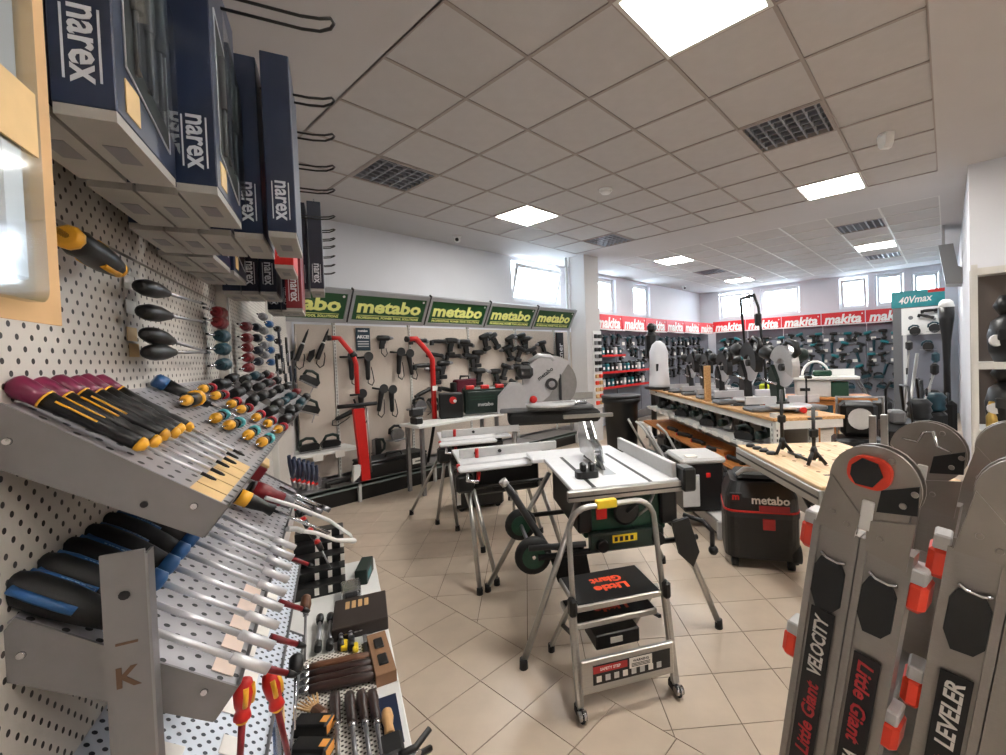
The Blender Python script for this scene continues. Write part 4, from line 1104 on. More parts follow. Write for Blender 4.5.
# ---- two smaller table saws behind, on folding leg stands
def small_saw(m, label, col=DGREEN, legs=()):
    m = m @ Matrix.Diagonal((1, 1, .935, 1))
    t = thing('table_saw', label, 'table saw', m)
    MB().b2((0, 0, .85), (.66, .55, .876), .005).build('table_top', SAWW, t)
    MB().b2((-.02, -.13, .835), (.5, -.02, .866), .01).build('sliding_table', SAWW, t)
    fz = MB().b2((.02, .16, .876), (.78, .19, .945), .003).build('fence', LGREY, t)
    for x in (.14, .32): MB().lathe([(.014, 0), (.014, .012)], 12, T(x, .16, .912) @ RX(90)).build('knob', BLACK, fz)
    MB().b2((.1, .05, .6), (.58, .5, .848), .012).build('body', col, t)
    MB().b2((.1, .0, .62), (.58, .048, .82), .01).build('front_panel', BLACK, t)
    for (x, y, z, a) in ((.0, .02, .8, -25), (.13, .05, .9, 0), (.12, -.03, .74, 20)): MB().cyl((x, y, z), (x+.02*math.sin(R(a)), y-.01, z+.07), .014, n=8).build('lever', RED, t)
    MB().tube([(.04, -.1, .84), (.03, -.18, .79), (.1, -.2, .78)], .012, 8).build('rail_end', CHROME, t)
    MB().box((.02, -.06, .75), (.12, .12, .14), .02).build('gear_box', BLACK, t)
    fb = MB(); fb.tube([(.0, -.06, .7), (.6, -.06, .7)], .015, 8); fb.tube([(.0, .46, .7), (.6, .46, .7)], .015, 8); fb.build('stand_rail', BLACK, t)
    for (x0, y0, x1, y1) in legs+((.56, -.06, .72, -.22), (.56, .46, .75, .58)):
        lg = MB().tube([(x0, y0, .7), (x1, y1, .03)], .0155, 8).build('leg', ALU, t); foot_cap(t, (x1, y1), parent=lg)
    return t
small_saw(at(1.9, 2.6, 0, -30), 'table saw with upright fence beside the wheeled trolley saw', legs=((.05, -.06, .07, -.26), (.08, -.06, .2, -.18), (.05, .46, .2, .38)))
small_saw(at(2.36, 3.5, 0, -30), 'table saw with red levers and spread silver legs, beside the red-lidded box', BLACK, legs=((.02, .3, -.28, .55), (.03, .0, -.05, .16), (.06, -.06, .11, -.08)))
# ---- red-lidded tool box on floor
t = thing('tool_case', 'black rolling tool box with red lid standing on the floor by silver legs', 'case', at(2.95, 3.62, 0, -28))
MB().b2((-.3, 0, .03), (.2, .34, .26), .02).build('body', BLACK, t); MB().b2((-.3, 0, .27), (.2, .34, .42), .02).build('upper_body', DARK, t); MB().b2((-.31, -.01, .4), (.21, .35, .45), .015).build('lid', BLACK, t)
for x in (-.22, .06): MB().b2((x, -.018, .33), (x+.12, 0, .44), .006).build('latch', RED, t)
MB().b2((-.29, -.004, .08), (-.25, 0, .24)).build('label', WTAG, t)
for x in (-.24, .14): MB().lathe([(.03, -.02), (.03, .02)], 12, T(x, .05, .03) @ RX(90)).build('wheel', RUBBER, t)
# ---- cases on the white counter
t = thing('tool_case', 'dark green plastic case with red latches standing upright on the white counter', 'case', at(3.8, 4.58, .821, -30) @ Matrix.Scale(1.22, 4))
MB().b2((-.23, 0, .02), (.23, .14, .3), .018).build('body', DGREEN, t); MB().b2((-.19, -.008, .06), (.19, 0, .26), .006).build('front_panel', DGREEN, t)
text('metabo', .055, LGREY, t, T(0, -.0095, .12) @ FACE_NEG_Y, depth=.0008, bold=.0015)
for x in (-.16, .0, .16): MB().b2((x-.045, -.01, .285), (x+.045, .06, .325), .006).build('latch', RED, t)
for k in range(2): MB().b2((-.16, -.0095, .17+.03*k), (.1, -.008, .178+.03*k)).build('rib', GREEN, t)
t = thing('tool_case', 'black case with red round print beside the dark green case', 'case', at(3.36, 4.72, .821, -30) @ Matrix.Scale(1.15, 4)); MB().b2((-.13, 0, 0), (.13, .14, .28), .015).build('body', BLACK, t); MB().lathe([(.04, 0), (.04, .003)], 16, T(.02, 0, .2) @ RX(90)).build('print', RED, t); MB().lathe([(.018, 0), (.018, .004)], 14, T(.04, 0, .19) @ RX(90)).build('spot', WHITE, t)
# ---- big mitre saw
def mitre_saw(m, label, guard, body, accent, s=1., group=None, detail=True):
    """Sliding mitre saw, head raised: blade in the local YZ plane, motor on +x, operator side at -y."""
    t = thing('mitre_saw', label, 'saw', m, group)
    S = Matrix.Scale(s, 4)
    RING = RZ(90) @ XZ
    def B(mb, n, mt, parent=None): return mb.build(n, mt, parent or t, S if parent is None else None)
    B(MB().lathe([(.17, .03), (.175, .045), (.165, .055)], 24, T(0, -.05, 0)), 'turntable', SATIN)
    B(MB().b2((-.03, -.24, .01), (.03, -.16, .045), .008), 'mitre_arm', GREY)
    B(MB().b2((-.32, -.09, 0), (.32, .1, .035), .012), 'base', GREY)
    for a in (-1, 1): B(MB().b2((min(a*.05, a*.32), .03, .05), (max(a*.05, a*.32), .05, .115), .004), 'fence', SATIN)
    B(MB().prism([(.04, .05), (.15, .05), (.2, .3), (.15, .38), (.07, .26)], -.035, .03, YZ_), 'pivot_arm', body)
    for a in (-.04, .04): B(MB().tube([(a, .06, .22), (a, .3, .24)], .012, 8), 'slide_rail', CHROME)
    outer, inner = arc(0, .36, .185, 25, 205, 18), arc(0, .36, .075, 25, 205, 10)[::-1]
    B(MB().prism(outer+inner, -.032, .03, RING), 'blade_guard', guard)
    B(MB().lathe([(.165, -.002), (.165, .002)], 30, T(0, 0, .36) @ RY(90)), 'blade', SATIN)
    B(MB().lathe([(.03, -.036), (.03, .036)], 14, T(0, 0, .36) @ RY(90)), 'arbor', DARK)
    B(MB().lathe([(.05, 0), (.062, .03), (.058, .17), (.04, .2)], 14, T(.03, .05, .42) @ RY(75)), 'motor', body)
    B(MB().tube([(.0, .02, .52), (.0, -.08, .58), (.0, -.19, .55), (.0, -.21, .48), (.0, -.13, .44)], .021, 8), 'handle', BLACK)
    B(MB().lathe([(.03, 0), (.05, .04), (.055, .12), (.03, .15)], 12, T(-.02, .17, .46) @ RX(-75)), 'dust_bag', RUBBER)
    B(MB().lathe([(.018, 0), (.024, .04)], 10, T(0, -.24, .03) @ RX(90)), 'lock_knob', accent)
    B(MB().cyl((.2, .02, .05), (.2, .02, .27), .008, n=8).box((.2, -.01, .27), (.04, .06, .025), .006), 'work_clamp', BLACK)
    return t
YZ_ = Matrix(((0, 0, 1, 0), (1, 0, 0, 0), (0, 1, 0, 0), (0, 0, 0, 1)))
SG = mat('silver_guard', (186, 186, 188), .35, .4, var=.05)
t = thing('mitre_saw', 'large mitre saw with silver blade guard, blade toward the column', 'saw', at(3.48, 3.16, 1.0, -40) @ Matrix.Scale(1.24, 4))
MB().b2((-.42, -.12, 0), (.36, .14, .04), .01).build('base', GREY, t)
MB().lathe([(.22, .04), (.23, .07)], 26, T(0, -.02, 0)).build('turntable', SAWW, t)
MB().b2((-.38, .06, .07), (.4, .09, .13), .004).build('fence', ALU, t)
MB().prism([(-.44, .0), (-.2, .0), (-.17, .13), (-.24, .24), (-.33, .25), (-.43, .14)], .02, .11, XZ).build('pivot_arm', SG, t)
gd = MB().prism(arc(0.02, .22, .24, 48, 215, 26)+[(-.08, .06), (.0, .12), (.05, .2), (.1, .28)], -.05, .03, XZ).build('blade_guard', SG, t)
MB().lathe([(.225, -.003), (.225, .003)], 36, T(.02, .0, .22) @ RX(90)).build('blade', mat('blade_steel', (150, 148, 146), .3, .8, var=.08), t)
MB().lathe([(.05, 0), (.05, .07)], 18, T(.02, -.0, .22) @ RX(90)).build('arbor_flange', DARK, t)
MB().lathe([(.028, 0), (.028, .075)], 14, T(.02, -.0, .22) @ RX(90)).build('arbor_bolt', CHROME, t)
MB().box((-.2, -.08, .33), (.13, .08, .11), .028).build('motor', BLACK, t)
MB().tube([(-.16, -.02, .41), (-.08, -.02, .46), (.02, -.02, .45), (.05, -.02, .42)], .02, 8).build('handle', SG, t)
MB().lathe([(.03, 0), (.032, .02), (.015, .035)], 12, T(-.14, -.06, .1) @ RX(90)).build('lock_knob', RED, t)
MB().tube([(-.1, -.1, .05), (.3, -.1, .06)], .018, 8).build('guide_rod', CHROME, t)
MB().cyl((.1, -.02, .08), (.1, -.02, .3), .012, n=8).build('work_clamp', DARK, t)
text('metabo', .05, INK, t, T(-.03, -.0515, .31) @ FACE_NEG_Y @ RZ(35), depth=.0006, bold=.001)
t = thing('saw_stand', 'black padded folding saw stand under the large mitre saw', 'stand', at(3.48, 3.14, 0, -40)); MB().b2((-.45, -.16, .87), (.5, .16, .998), .03).build('wrapped_beam', RUBBER, t)
for (x, y) in ((-.38, -.12), (.42, -.12), (-.38, .12), (.42, .12)): MB().tube([(x, y, .87), (x*1.15, y*2, 0)], .016, 8).build('leg', ALU, t)
MB().b2((.1, -.2, .92), (.62, -.165, .96), .006).build('extension_arm', ALU, t)

# ---- step stool
t = thing('step_stool', 'aluminium folding step stool with black treads and orange lettering', 'step stool', at(1.45, 1.2, 0, -32.7))
W_ = .46
P = [(0, 0, .04), (.012, .1, .6), (.015, .12, .74)]
P += [(.015+.1-.1*math.cos(R(a)), .125, .76+.1*math.sin(R(a))) for a in range(0, 91, 18)]
P += [(W_-.115+.1*math.sin(R(a)), .125, .76+.1*math.cos(R(a))) for a in range(0, 91, 18)]
P += [(W_-.015, .12, .74), (W_-.012, .1, .6), (W_, 0, .04)]
MB().tube(P, .016, 8, flat=.013).build('hand_rail', ALU, t)
MB().b2((.15, .108, .845), (.25, .142, .885), .004).build('rail_label', BYELLOW, t)
def lower(x): return x
for x in (.0, W_):
    MB().tube([(x, 0, .05), (x, .07, .42)], .02, 4).build('front_rail', ALU, t)
    w = MB().box((x, -.0, .025), (.03, .1, .05), .012).build('foot', RUBBER, t); MB().lathe([(.02, -.018), (.02, .018)], 12, T(x, -.03, .03) @ RY(90)).build('wheel', CHROME, w)
    lg = MB().tube([(x*.92+.02, .12, .44), (x, .46, .03)], .014, 4).build('rear_leg', ALU, t); MB().cyl((x, .46, 0), (x, .46, .04), .018, n=8).build('rubber_foot', RUBBER, lg)
    MB().tube([(x*.95+.01, .1, .3), (x*.96+.01, .3, .24)], .01, 4).build('brace', DARK, t)
    MB().box((x, .06, .45), (.035, .05, .08), .01).build('hinge', BLACK, t)
MB().b2((.01, -.012, .1), (W_-.01, .01, .245), .004).build('label_panel', ALU, t)
lp = MB().b2((.06, -.0145, .135), (W_-.03, -.012, .22)).build('label', BLACK, t)
MB().b2((.06, -.0155, .185), (.22, -.0145, .215)).build('label_red', mat('label_red_ink', (178, 44, 44), .5), lp); MB().b2((.23, -.0155, .172), (.34, -.0145, .218)).build('label_white', WTAG, lp)
text('SAFETY STEP', .017, WHITE, lp, T(.14, -.0158, .2) @ FACE_NEG_Y, depth=.0004, bold=.0004)
text('WARNING', .016, INK, lp, T(.285, -.0158, .204) @ FACE_NEG_Y, depth=.0004, bold=.0004)
for k in range(3): MB().b2((.24, -.016, .178+.006*k), (.33, -.0155, .181+.006*k)).build('print_line', INK, lp)
for k in range(8): MB().b2((.075+.041*k, -.0155, .146), (.098+.041*k, -.0145, .172)).build('pictogram', LGREY if k % 3 else WTAG, lp)
def tread(y0, y1, z, n):
    fr = MB().b2((.02, y0, z-.03), (W_-.02, y1, z), .005).build('tread_frame', ALU, t)
    MB().b2((.03, y0+.01, z), (W_-.03, y1-.01, z+.004), .001).build('tread_mat', RUBBER, fr)
    for k, s in enumerate(('Little', 'Giant')): text(s, .07, ORINK, fr, T(W_/2, (y0+y1)/2-.035+.07*k, z+.0045) @ RZ(180), depth=.0006, bold=.003, width=(.17, .16)[k])
tread(.06, .34, .445, 1); tread(.11, .33, .335, 2)
MB().b2((.12, .1, .2), (.34, .26, .27), .006).build('storage_tray', BLACK, t)
MB().b2((.19, .095, .225), (.25, .1, .25)).build('tray_tag', WTAG, t)

# ---- vacuum cleaner
t = thing('vacuum_cleaner', 'black drum vacuum cleaner with red stripe on castors by the workbench', 'vacuum cleaner', at(3.47, 1.08, 0, -65) @ Matrix.Scale(1.08, 4))
MB().prism(rrect(.46, .4, .08, 5, 0, .0), .07, .34).build('drum', BLACK, t)
MB().prism(rrect(.47, .41, .085, 5, 0, .0), .34, .37).build('seam_band', DARK, t)
b = MB(); poly0 = rrect(.46, .4, .08, 5); n = len(poly0)
vsx = [(x, y, .37) for x, y in poly0]+[(x*.97, y*.97, .47) for x, y in poly0]+[(x*.8, y*.8+.02, .56) for x, y in poly0]
b.add(vsx, [(k*n+i, k*n+(i+1) % n, (k+1)*n+(i+1) % n, (k+1)*n+i) for k in range(2) for i in range(n)]+[tuple(range(2*n, 3*n))], None)
b.build('motor_head', BLACK, t)
MB().prism(rrect(.468, .408, .083, 5), .375, .387).build('stripe', RED, t)
MB().b2((-.02, -.206, .385), (.16, -.198, .425)).build('red_panel', mat('vac_red', (158, 30, 32), .4), t)
MB().b2((.0, -.206, .265), (.075, -.198, .34), .004).build('latch', mat('vac_red2', (176, 36, 36), .4), t)
MB().b2((-.2, -.196, .44), (-.12, -.185, .5), .004).build('dial_panel', INK, t)
text('m', .06, RED, t, T(-.16, -.198, .47) @ FACE_NEG_Y, depth=.001, bold=.002)
text('metabo', .075, WTAG, t, T(.05, -.2, .46) @ FACE_NEG_Y, depth=.001, bold=.002)
MB().b2((-.15, -.12, .56), (.15, .14, .6), .02).build('top_tray', DARK, t)
MB().tube([(-.14, -.1, .6), (-.1, -.12, .64), (.1, -.12, .64), (.14, -.1, .6)], .014, 8).build('carry_handle', LGREY, t)
MB().tube([(.2, .05, .55), (.28, .0, .6), (.3, -.1, .55), (.3, -.12, .42)], .028, 8).build('hose', DARK, t)
for (x, y) in ((-.17, -.16), (.17, -.16), (-.17, .16), (.17, .16)):
    w = MB().lathe([(.034, -.02), (.034, .02)], 14, T(x, y, .034) @ RY(90)).build('castor', RUBBER, t); MB().lathe([(.012, -.024), (.012, .024)], 10, T(x, y, .034) @ RY(90)).build('hub', GREY, w)
MB().lathe([(.06, -.03), (.06, .03)], 18, T(.2, -.14, .1) @ RY(90)).build('rear_wheel', RUBBER, t)
# ---- multifunction workbench
t = thing('workbench', 'folding workbench with drilled birch top and aluminium edge', 'workbench', at(2.5, .48, 0, 40))
MB().b2((0, -.72, .845), (1.06, 0, .865), .004).build('top', PLY, t)
MB().b2((-.005, -.008, .765), (1.065, .012, .846), .003).build('edge_profile', ALU, t); MB().b2((-.012, -.73, .765), (.008, -.008, .846), .003).build('edge_profile', ALU, t)
MB().b2((0, .012, .8), (1.06, .0135, .812)).build('groove', DARK, t)
hm = MB().lathe([(.012, .8652), (.012, .8658)], 12).mesh('bench_hole'); hm.materials.append(mat('hole_brown', (120, 84, 56), .8))
for i in range(7):
    for j in range(5): link('bench_hole', hm, t, T(.14+.13*i, -.14-.12*j, 0))
sm = MB().b2((-.03, -.012, .8652), (.03, .012, .866)).mesh('slot'); sm.materials.append(INK)
for k in range(4): link('slot', sm, t, T(.2+.0*k, -.16-.13*k, 0) @ RZ(90))
for k in range(4): MB().lathe([(.03, 0), (.03, .012), (.02, .02)], 14, T(.98-.085*k, -.06-.01*k, .865)).build('stop_knob', BLACK, t)
for (x, y) in ((.06, -.05), (1.0, -.36), (.06, -.66), (1.0, -.66)):
    lg = MB().b2((x-.02, y-.02, .03), (x+.02, y+.02, .765), .004).build('leg', ALU, t); MB().b2((x-.025, y-.025, 0), (x+.025, y+.025, .04), .005).build('rubber_foot', RUBBER, lg); MB().b2((x-.03, y-.03, .7), (x+.03, y+.03, .765), .006).build('leg_joint', BLACK, lg)
MB().tube([(.06, -.05, .6), (.3, -.05, .76)], .01, 6).build('brace', DARK, t)
def clamp_on(x, y, h, label):
    m = at(2.5, .48, .866, 40) @ T(x, y, 0)
    t = thing('bench_clamp', label, 'clamp', m)
    MB().cyl((0, 0, .03), (0, 0, h), .011, n=8).build('bar', BLACK, t)
    for a in (0, 120, 240): MB().tube([(0, 0, .09), (.03*math.cos(R(a)), .03*math.sin(R(a)), .05), (.06*math.cos(R(a)), .06*math.sin(R(a)), .008)], .011, 6).build('foot', BLACK, t)
    MB().box((0, 0, h*.55), (.03, .05, .05), .008).build('slider', BLACK, t); MB().lathe([(.02, 0), (.02, .05), (.012, .07)], 10, T(0, 0, .04)).build('hub', BLACK, t); MB().cyl((.0, -.05, h*.8), (0, .03, h*.8), .008, n=6).build('jaw', DARK, t)
clamp_on(.72, -.16, .42, 'taller black upright clamp standing on the workbench'); clamp_on(.42, -.2, .34, 'shorter black upright clamp nearer the workbench corner')
tag(MB().b2((.5, -.3, 0), (.52, -.28, .018)).build('bench_dog', BLACK, None, at(2.5, .48, .866, 40)), 'small black bench dog lying on the drilled top', 'bench dog')
t = thing('hose_lever', 'black cross lever lying between the two clamps', 'lever', at(2.5, .48, .866, 40) @ T(.6, -.2, .012)); MB().tube([(-.14, 0, 0), (0, .01, .006), (.12, 0, 0)], .009, 6).build('bar', BLACK, t); MB().lathe([(.02, -.01), (.02, .012)], 12).build('boss', DARK, t)
# ---- white and black jobsite unit beside the vacuum
t = thing('dust_extractor', 'boxy black dust extractor with pale handle frame on a white platform', 'dust extractor', at(3.72, 1.62, .16, -45))
MB().b2((-.16, 0, 0), (.2, .4, .42), .015).build('body', BLACK, t); MB().b2((-.17, -.012, .05), (-.02, 0, .33), .006).build('front_panel', LGREY, t); MB().b2((-.18, -.02, .42), (.22, .42, .47), .018).build('top_frame', LGREY, t); MB().b2((-.12, .02, .47), (-.02, .1, .485), .004).build('tag', WTAG, t); MB().b2((.04, -.01, .3), (.08, 0, .34), .004).build('latch', RED, t)
t = thing('platform', 'long low white display platform with aluminium edge', 'platform', at(3.62, 1.44, 0, 45))
MB().b2((0, -.44, .1), (2.6, 0, .15), .005).build('deck', WHITE, t); MB().b2((0, 0, .06), (2.6, .025, .155), .004).build('edge_profile', ALU, t); MB().b2((.02, -.43, 0), (2.58, -.02, .1)).build('plinth', DARK, t); MB().b2((-.03, -.44, 0), (0, .02, .15), .004).build('end_block', LGREY, t)
for k in range(3):
    t = thing('demolition_tool', 'dark machine lying on the low white platform', 'power tool', at(4.3+.45*k, 1.95+.45*k, .15, 45+15*k), 'machines on the low platform'); MB().lathe([(.05, -.25), (.06, -.1), (.055, .1), (.03, .2)], 10, T(0, 0, .07) @ AX['x']).build('body', (DARK, BLACK, GREY)[k], t); MB().tube([(-.2, 0, .1), (-.22, 0, .2), (-.08, 0, .22), (-.04, 0, .12)], .016, 6).build('handle', BLACK, t); MB().cyl((.2, 0, .07), (.36, 0, .07), .012, n=8).build('bit', STEEL, t)
# ================================================================== folded ladders leaning in the right foreground
LALU = mat('ladder_aluminium', (150, 145, 140), .42, .55, var=.06, scale=20, aniso=(3, 3, 60))
HALU = mat('hinge_steel', (148, 142, 136), .3, .75, var=.06, scale=18)
YZ = Matrix(((0, 0, 1, 0), (1, 0, 0, 0), (0, 1, 0, 0), (0, 0, 0, 1)))
def ladder(m, label, left_words, right_words, knob=True, arch=False, width=.42, HZ=1.32):
    t = thing('folding_ladder', label, 'ladder', m)
    U = HZ-1.375
    for side, y in enumerate((0, width)):
        for k, x in enumerate((-.05, .03)):
            b = MB(); b.prism([(x-.033, (1.285+U)-.01*k), (x+.033, (1.285+U)-.025*k), (x+.033, .02), (x-.033, .02)], -.004, .0, T(0, y, 0) @ XZ)
            for e in (-1, 1): b.b2((x+e*.033-.006, y-.006, .02), (x+e*.033+.006, y+.03, (1.27+U)))
            r = b.build('rail', LALU, t)
            MB().box((x, y+.01, .02), (.075, .05, .04), .01).build('foot', RUBBER, r)
            if side == 0:
                lk = [(x-.018, 1.205+U), (x-.026, 1.185+U), (x-.027, 1.13+U), (x-.014, 1.1+U), (x+.014, 1.102+U), (x+.026, 1.12+U), (x+.026, 1.185+U), (x+.016, 1.205+U)]
                MB().prism(lk, .0, .006, T(0, y, 0) @ XZ).build('lock_cover', BLACK, r)
                MB().tube([(x-.018, y-.006, (1.215+U)), (x-.008, y-.006, (1.207+U)), (x+.012, y-.006, (1.205+U)), (x+.024, y-.006, (1.21+U))], .003, 6).build('lock_clip', CHROME, r)
        b = MB()
        for yy in (y-.011, y+.013): b.prism(arc(-.002, HZ, .069, 0, 360, 30)[:-1], -.003, .003, T(0, yy, 0) @ XZ)
        b.build('hinge_disc', HALU, t)
        MB().prism([(.012, HZ-.005), (.062, HZ+.02), (.066, HZ-.03), (.01, HZ-.045)], -.001, .005, T(0, y-.012, 0) @ XZ).build('hinge_slot', BLACK, t)
        pl = MB(); pl.prism([(-.082, (1.27+U)), (-.016, (1.27+U)), (-.012, (1.315+U)), (-.068, HZ+.0)], 0, .004, T(0, y-.014, 0) @ XZ)
        pl.prism([(.002, (1.255+U)), (.064, (1.245+U)), (.066, (1.33+U)), (.0, (1.31+U))], 0, .004, T(0, y-.014, 0) @ XZ); pl.build('hinge_plate', HALU, t)
        for (x, z) in ((-.055, (1.305+U)), (-.03, (1.29+U)), (.045, 1.3), (.022, (1.285+U)), (.058, HZ+.005), (.02, HZ+.05)):
            MB().lathe([(.0055, 0), (.0045, .0025)], 12, T(x, y-.018, z) @ RX(90)).build('rivet', HALU, t)
        if knob and side == 0:
            kb = MB().prism(rrect(.066, .056, .024, 5, -.008, HZ+.022), 0, .014, T(0, y-.012, 0) @ XZ).build('hinge_knob', ORED, t)
            MB().prism([(-.034, HZ+.03), (-.02, HZ+.046), (.004, HZ+.042), (.014, HZ+.022), (.002, HZ+.0), (-.024, HZ-.002), (-.034, HZ+.012)], 0, .018, T(0, y-.012, 0) @ XZ).build('knob_face', BLACK, kb)
        if arch and side == 1: MB().tube([(-.05, y-.014, HZ+.02), (-.02, y-.016, HZ+.02), (-.012, y-.018, HZ+.045), (.004, y-.018, HZ+.05), (.014, y-.018, HZ+.02), (.04, y-.016, HZ+.012)], .0025, 6).build('hinge_spring', CHROME, t)
        MB().b2((-.013, y-.0185, (1.29+U)), (.006, y-.012, (1.345+U)), .002).build('hinge_neck', WHITE, t)
    for k in range(4):
        z = 1.14+U-.25*k
        for x in (-.05, .03):
            MB().box((x, width/2, z), (.045, width-.05, .028), .006).build('rung', ALU, t)
    for (x, z) in ((-.096, (1.235+U)), (-.1, .99+U), (.078, 1.2+U), (.075, .93+U)):
        r = MB().box((x, .025, z), (.032, .06, .056), .009).build('rung_lock', ORED, t)
        MB().box((x, .02, z+.036), (.024, .045, .026), .003).build('lock_spring', LGREY, r)
    for (x, words) in ((-.05, left_words), (.03, right_words)):
        if not words: continue
        z0, seq, rot = words
        MB().b2((x-.021, -.0058, z0-.48), (x+.021, -.0042, z0)).build('label', INK, t)
        z = z0-.012
        for (s, ht, wd, mt) in seq:
            text(s, .034, mt, t, T(x, -.0062, z-wd/2) @ FACE_NEG_Y @ RZ(rot), depth=.0004, bold=.0008, shear=.18, width=wd); z -= wd+.018
    return t
LW = mat('label_white_ink', (226, 222, 216), .5); LR = mat('label_crimson_ink', (178, 38, 46), .5)
ladder(Matrix.Translation((1.0, .29, 0)) @ RZ(-100) @ RY(8.5), 'folded aluminium ladder with orange-red hinge knob, its near rail lettered white', (1.045, [('VELOCITY', 0, .125, LW), ('Little Giant', 0, .16, LR)], 90), (1.0, [('Little Giant', 0, .165, LR), ('VELOCITY', 0, .125, LW)], -90), True, True, .36)
ladder(Matrix.Translation((.98, .085, 0)) @ RZ(-92) @ RY(8), 'folded aluminium ladder lettered LEVELER beside the white shelf post', (1.005, [('LEVELER', 0, .12, LW), ('Little Giant', 0, .16, LR)], 90), None, False)
t = thing('leaflet_box', 'white carton with printed picture lying behind the ladders', 'box', at(2.4, .02, 0, 10)); MB().b2((-.2, -.2, 0), (.3, .2, .9), .004).build('carton', WHITE, t); MB().b2((-.15, -.15, .9), (.25, .15, .903)).build('picture', mat('picture_print', (176, 150, 120), .6, var=.5, scale=14), t)

# ================================================================== gondola rack with saws
RK = at(4.15, 1.15, 0, 45)
t = thing('display_rack', 'white steel gondola rack with wooden tops full of saws', 'rack', RK)
for x in (.0, 1.3, 2.6, 3.85):
    for y in ((-.36, -.02) if x == 0 else (-.36,)):
        p = MB().b2((x-.03, y-.03, 0), (x+.03, y+.03, 1.0)).build('upright', SHELFW, t)
        b = MB()
        for j in range(14): b.b2((x-.006, y+.03, .3+.045*j), (x+.006, y+.0305, .325+.045*j)); b.b2((x-.0305, y-.006, .3+.045*j), (x-.03, y+.006, .325+.045*j))
        b.build('slots', DSTRIP, p)
MB().b2((0, -.37, .06), (3.88, -.35, .92)).build('back_panel', mat('grey_beige_panel', (176, 168, 158), .6, var=.03, scale=4), t)
MB().b2((-.05, -.62, .93), (3.9, .02, .96), .004).build('top_board', WOODB, t)
MB().b2((-.04, -.6, .86), (3.88, -.57, .93)).build('beam', SHELFW, t); MB().b2((-.04, -.02, .86), (3.88, .0, .93)).build('beam', SHELFW, t); MB().b2((-.05, -.6, .86), (-.02, .0, .93)).build('end_beam', SHELFW, t)
MB().b2((0, -.34, .62), (3.88, .06, .65), .003).build('shelf', SHELFW, t)
MB().b2((.3, -.34, .37), (3.88, .12, .4), .004).build('low_board', WOODO, t); MB().b2((.3, .08, .0), (.34, .11, .37)).build('board_leg', SHELFW, t); MB().b2((1.2, .08, .0), (1.24, .11, .37)).build('board_leg', SHELFW, t); MB().b2((3.6, .08, .0), (3.64, .11, .37)).build('board_leg', LGREY, t)
tg = MB().b2((-.07, 0, -.01), (.07, .004, .045)).mesh('price_label'); tg.materials.append(WTAG)
for k in range(13): link('price_label', tg, t, T(.2+.29*k, .06, .625))
MS = mitre_saw(RK @ T(.42, -.36, .962) @ RZ(-92), 'sliding mitre saw with green motor and silver guard at the near end of the rack', SG, DGREEN, RED, 1.15)
mitre_saw(RK @ T(1.1, -.38, .962) @ RZ(-95), 'big black mitre saw with pale blade guard second along the rack', DARK, BLACK, RED, 1.25)
m0 = None
for k, (x, rz) in enumerate(((1.74, -92), (2.28, -95), (2.8, -92))):
    m = RK @ T(x, -.36, .962) @ RZ(rz)
    if m0 is None: m0 = mitre_saw(m, 'black mitre saw in the row farther along the rack top', DARK, BLACK, RED, 1.05, 'mitre saws along the rack')
    else: dup(m0, m)
tag(MB().b2((0, 0, 0), (.05, .07, .42), .004).build('timber_post', WOODB, None, RK @ T(1.52, -.1, .962)), 'upright pale timber block on the rack top', 'timber')
# saws and routers on the rack's white shelf and low board
C1 = 'compact saws on the white rack shelf'
for k in range(8):
    m = RK @ T(.35+.42*k, -.12, .72) @ RZ(8*(k % 3)-8)
    if k == 0: s0 = mk_saw('dark green circular saw with steel guard sitting on the white rack shelf', C1, DGREEN, SG, m)
    elif k == 1: s1 = mk_saw('black circular saw with steel guard sitting on the white rack shelf', C1, BLACK, STEEL, m)
    else: dup((s0, s1)[k % 2], m)
for k in range(3):
    m = RK @ T(.56+.9*k, -.02, .72) @ RZ(30)
    if k == 0: jj = mk_jig('small dark sander in front of circular saws on the rack shelf', C1, DARK, DGREEN, m)
    else: dup(jj, m)
for k in range(5):
    m = RK @ T(.75+.5*k, .0, .43) @ RZ(10+12*(k % 2))
    if k == 0: g0 = mk_multi('black reciprocating tool lying on the low wooden board', 'tools on the low wooden board', BLACK, RED, m)
    else: dup(g0, m)
tag(MB().b2((0, -.1, 0), (.34, .02, .05), .004).build('wood_block', WOODO, None, RK @ T(1.0, -.02, .4)), 'short pine plank lying on the low wooden board', 'plank')
for k in range(9):
    m = RK @ T(.5+.38*k, -.13-.05*(k % 2), .962) @ RZ(20+35*k)
    if k == 0: q0 = mk_multi('dark hand tool lying in front of saws on the wooden top', 'tools along the wooden top', DARK, STEEL, m)
    else: dup(q0, m)
# stacks of dark cases and machines under / behind the rack
for k in range(4):
    t = thing('machine', 'dark wheeled machine parked under the rack boards', 'machine', RK @ T(1.0+.7*k, .02, 0), 'machines under the rack'); MB().b2((-.2, -.25, .06), (.2, .05, .26), .03).build('body', (BLACK, DARK, DGREEN, BLACK)[k], t)
    for a in (-.15, .15): MB().lathe([(.06, -.02), (.06, .02)], 14, T(a, .06, .06) @ RX(90)).build('wheel', RUBBER, t)
    MB().tube([(-.12, 0, .26), (-.1, .02, .33), (.1, .02, .33), (.12, 0, .26)], .012, 6).build('handle', STEEL, t)
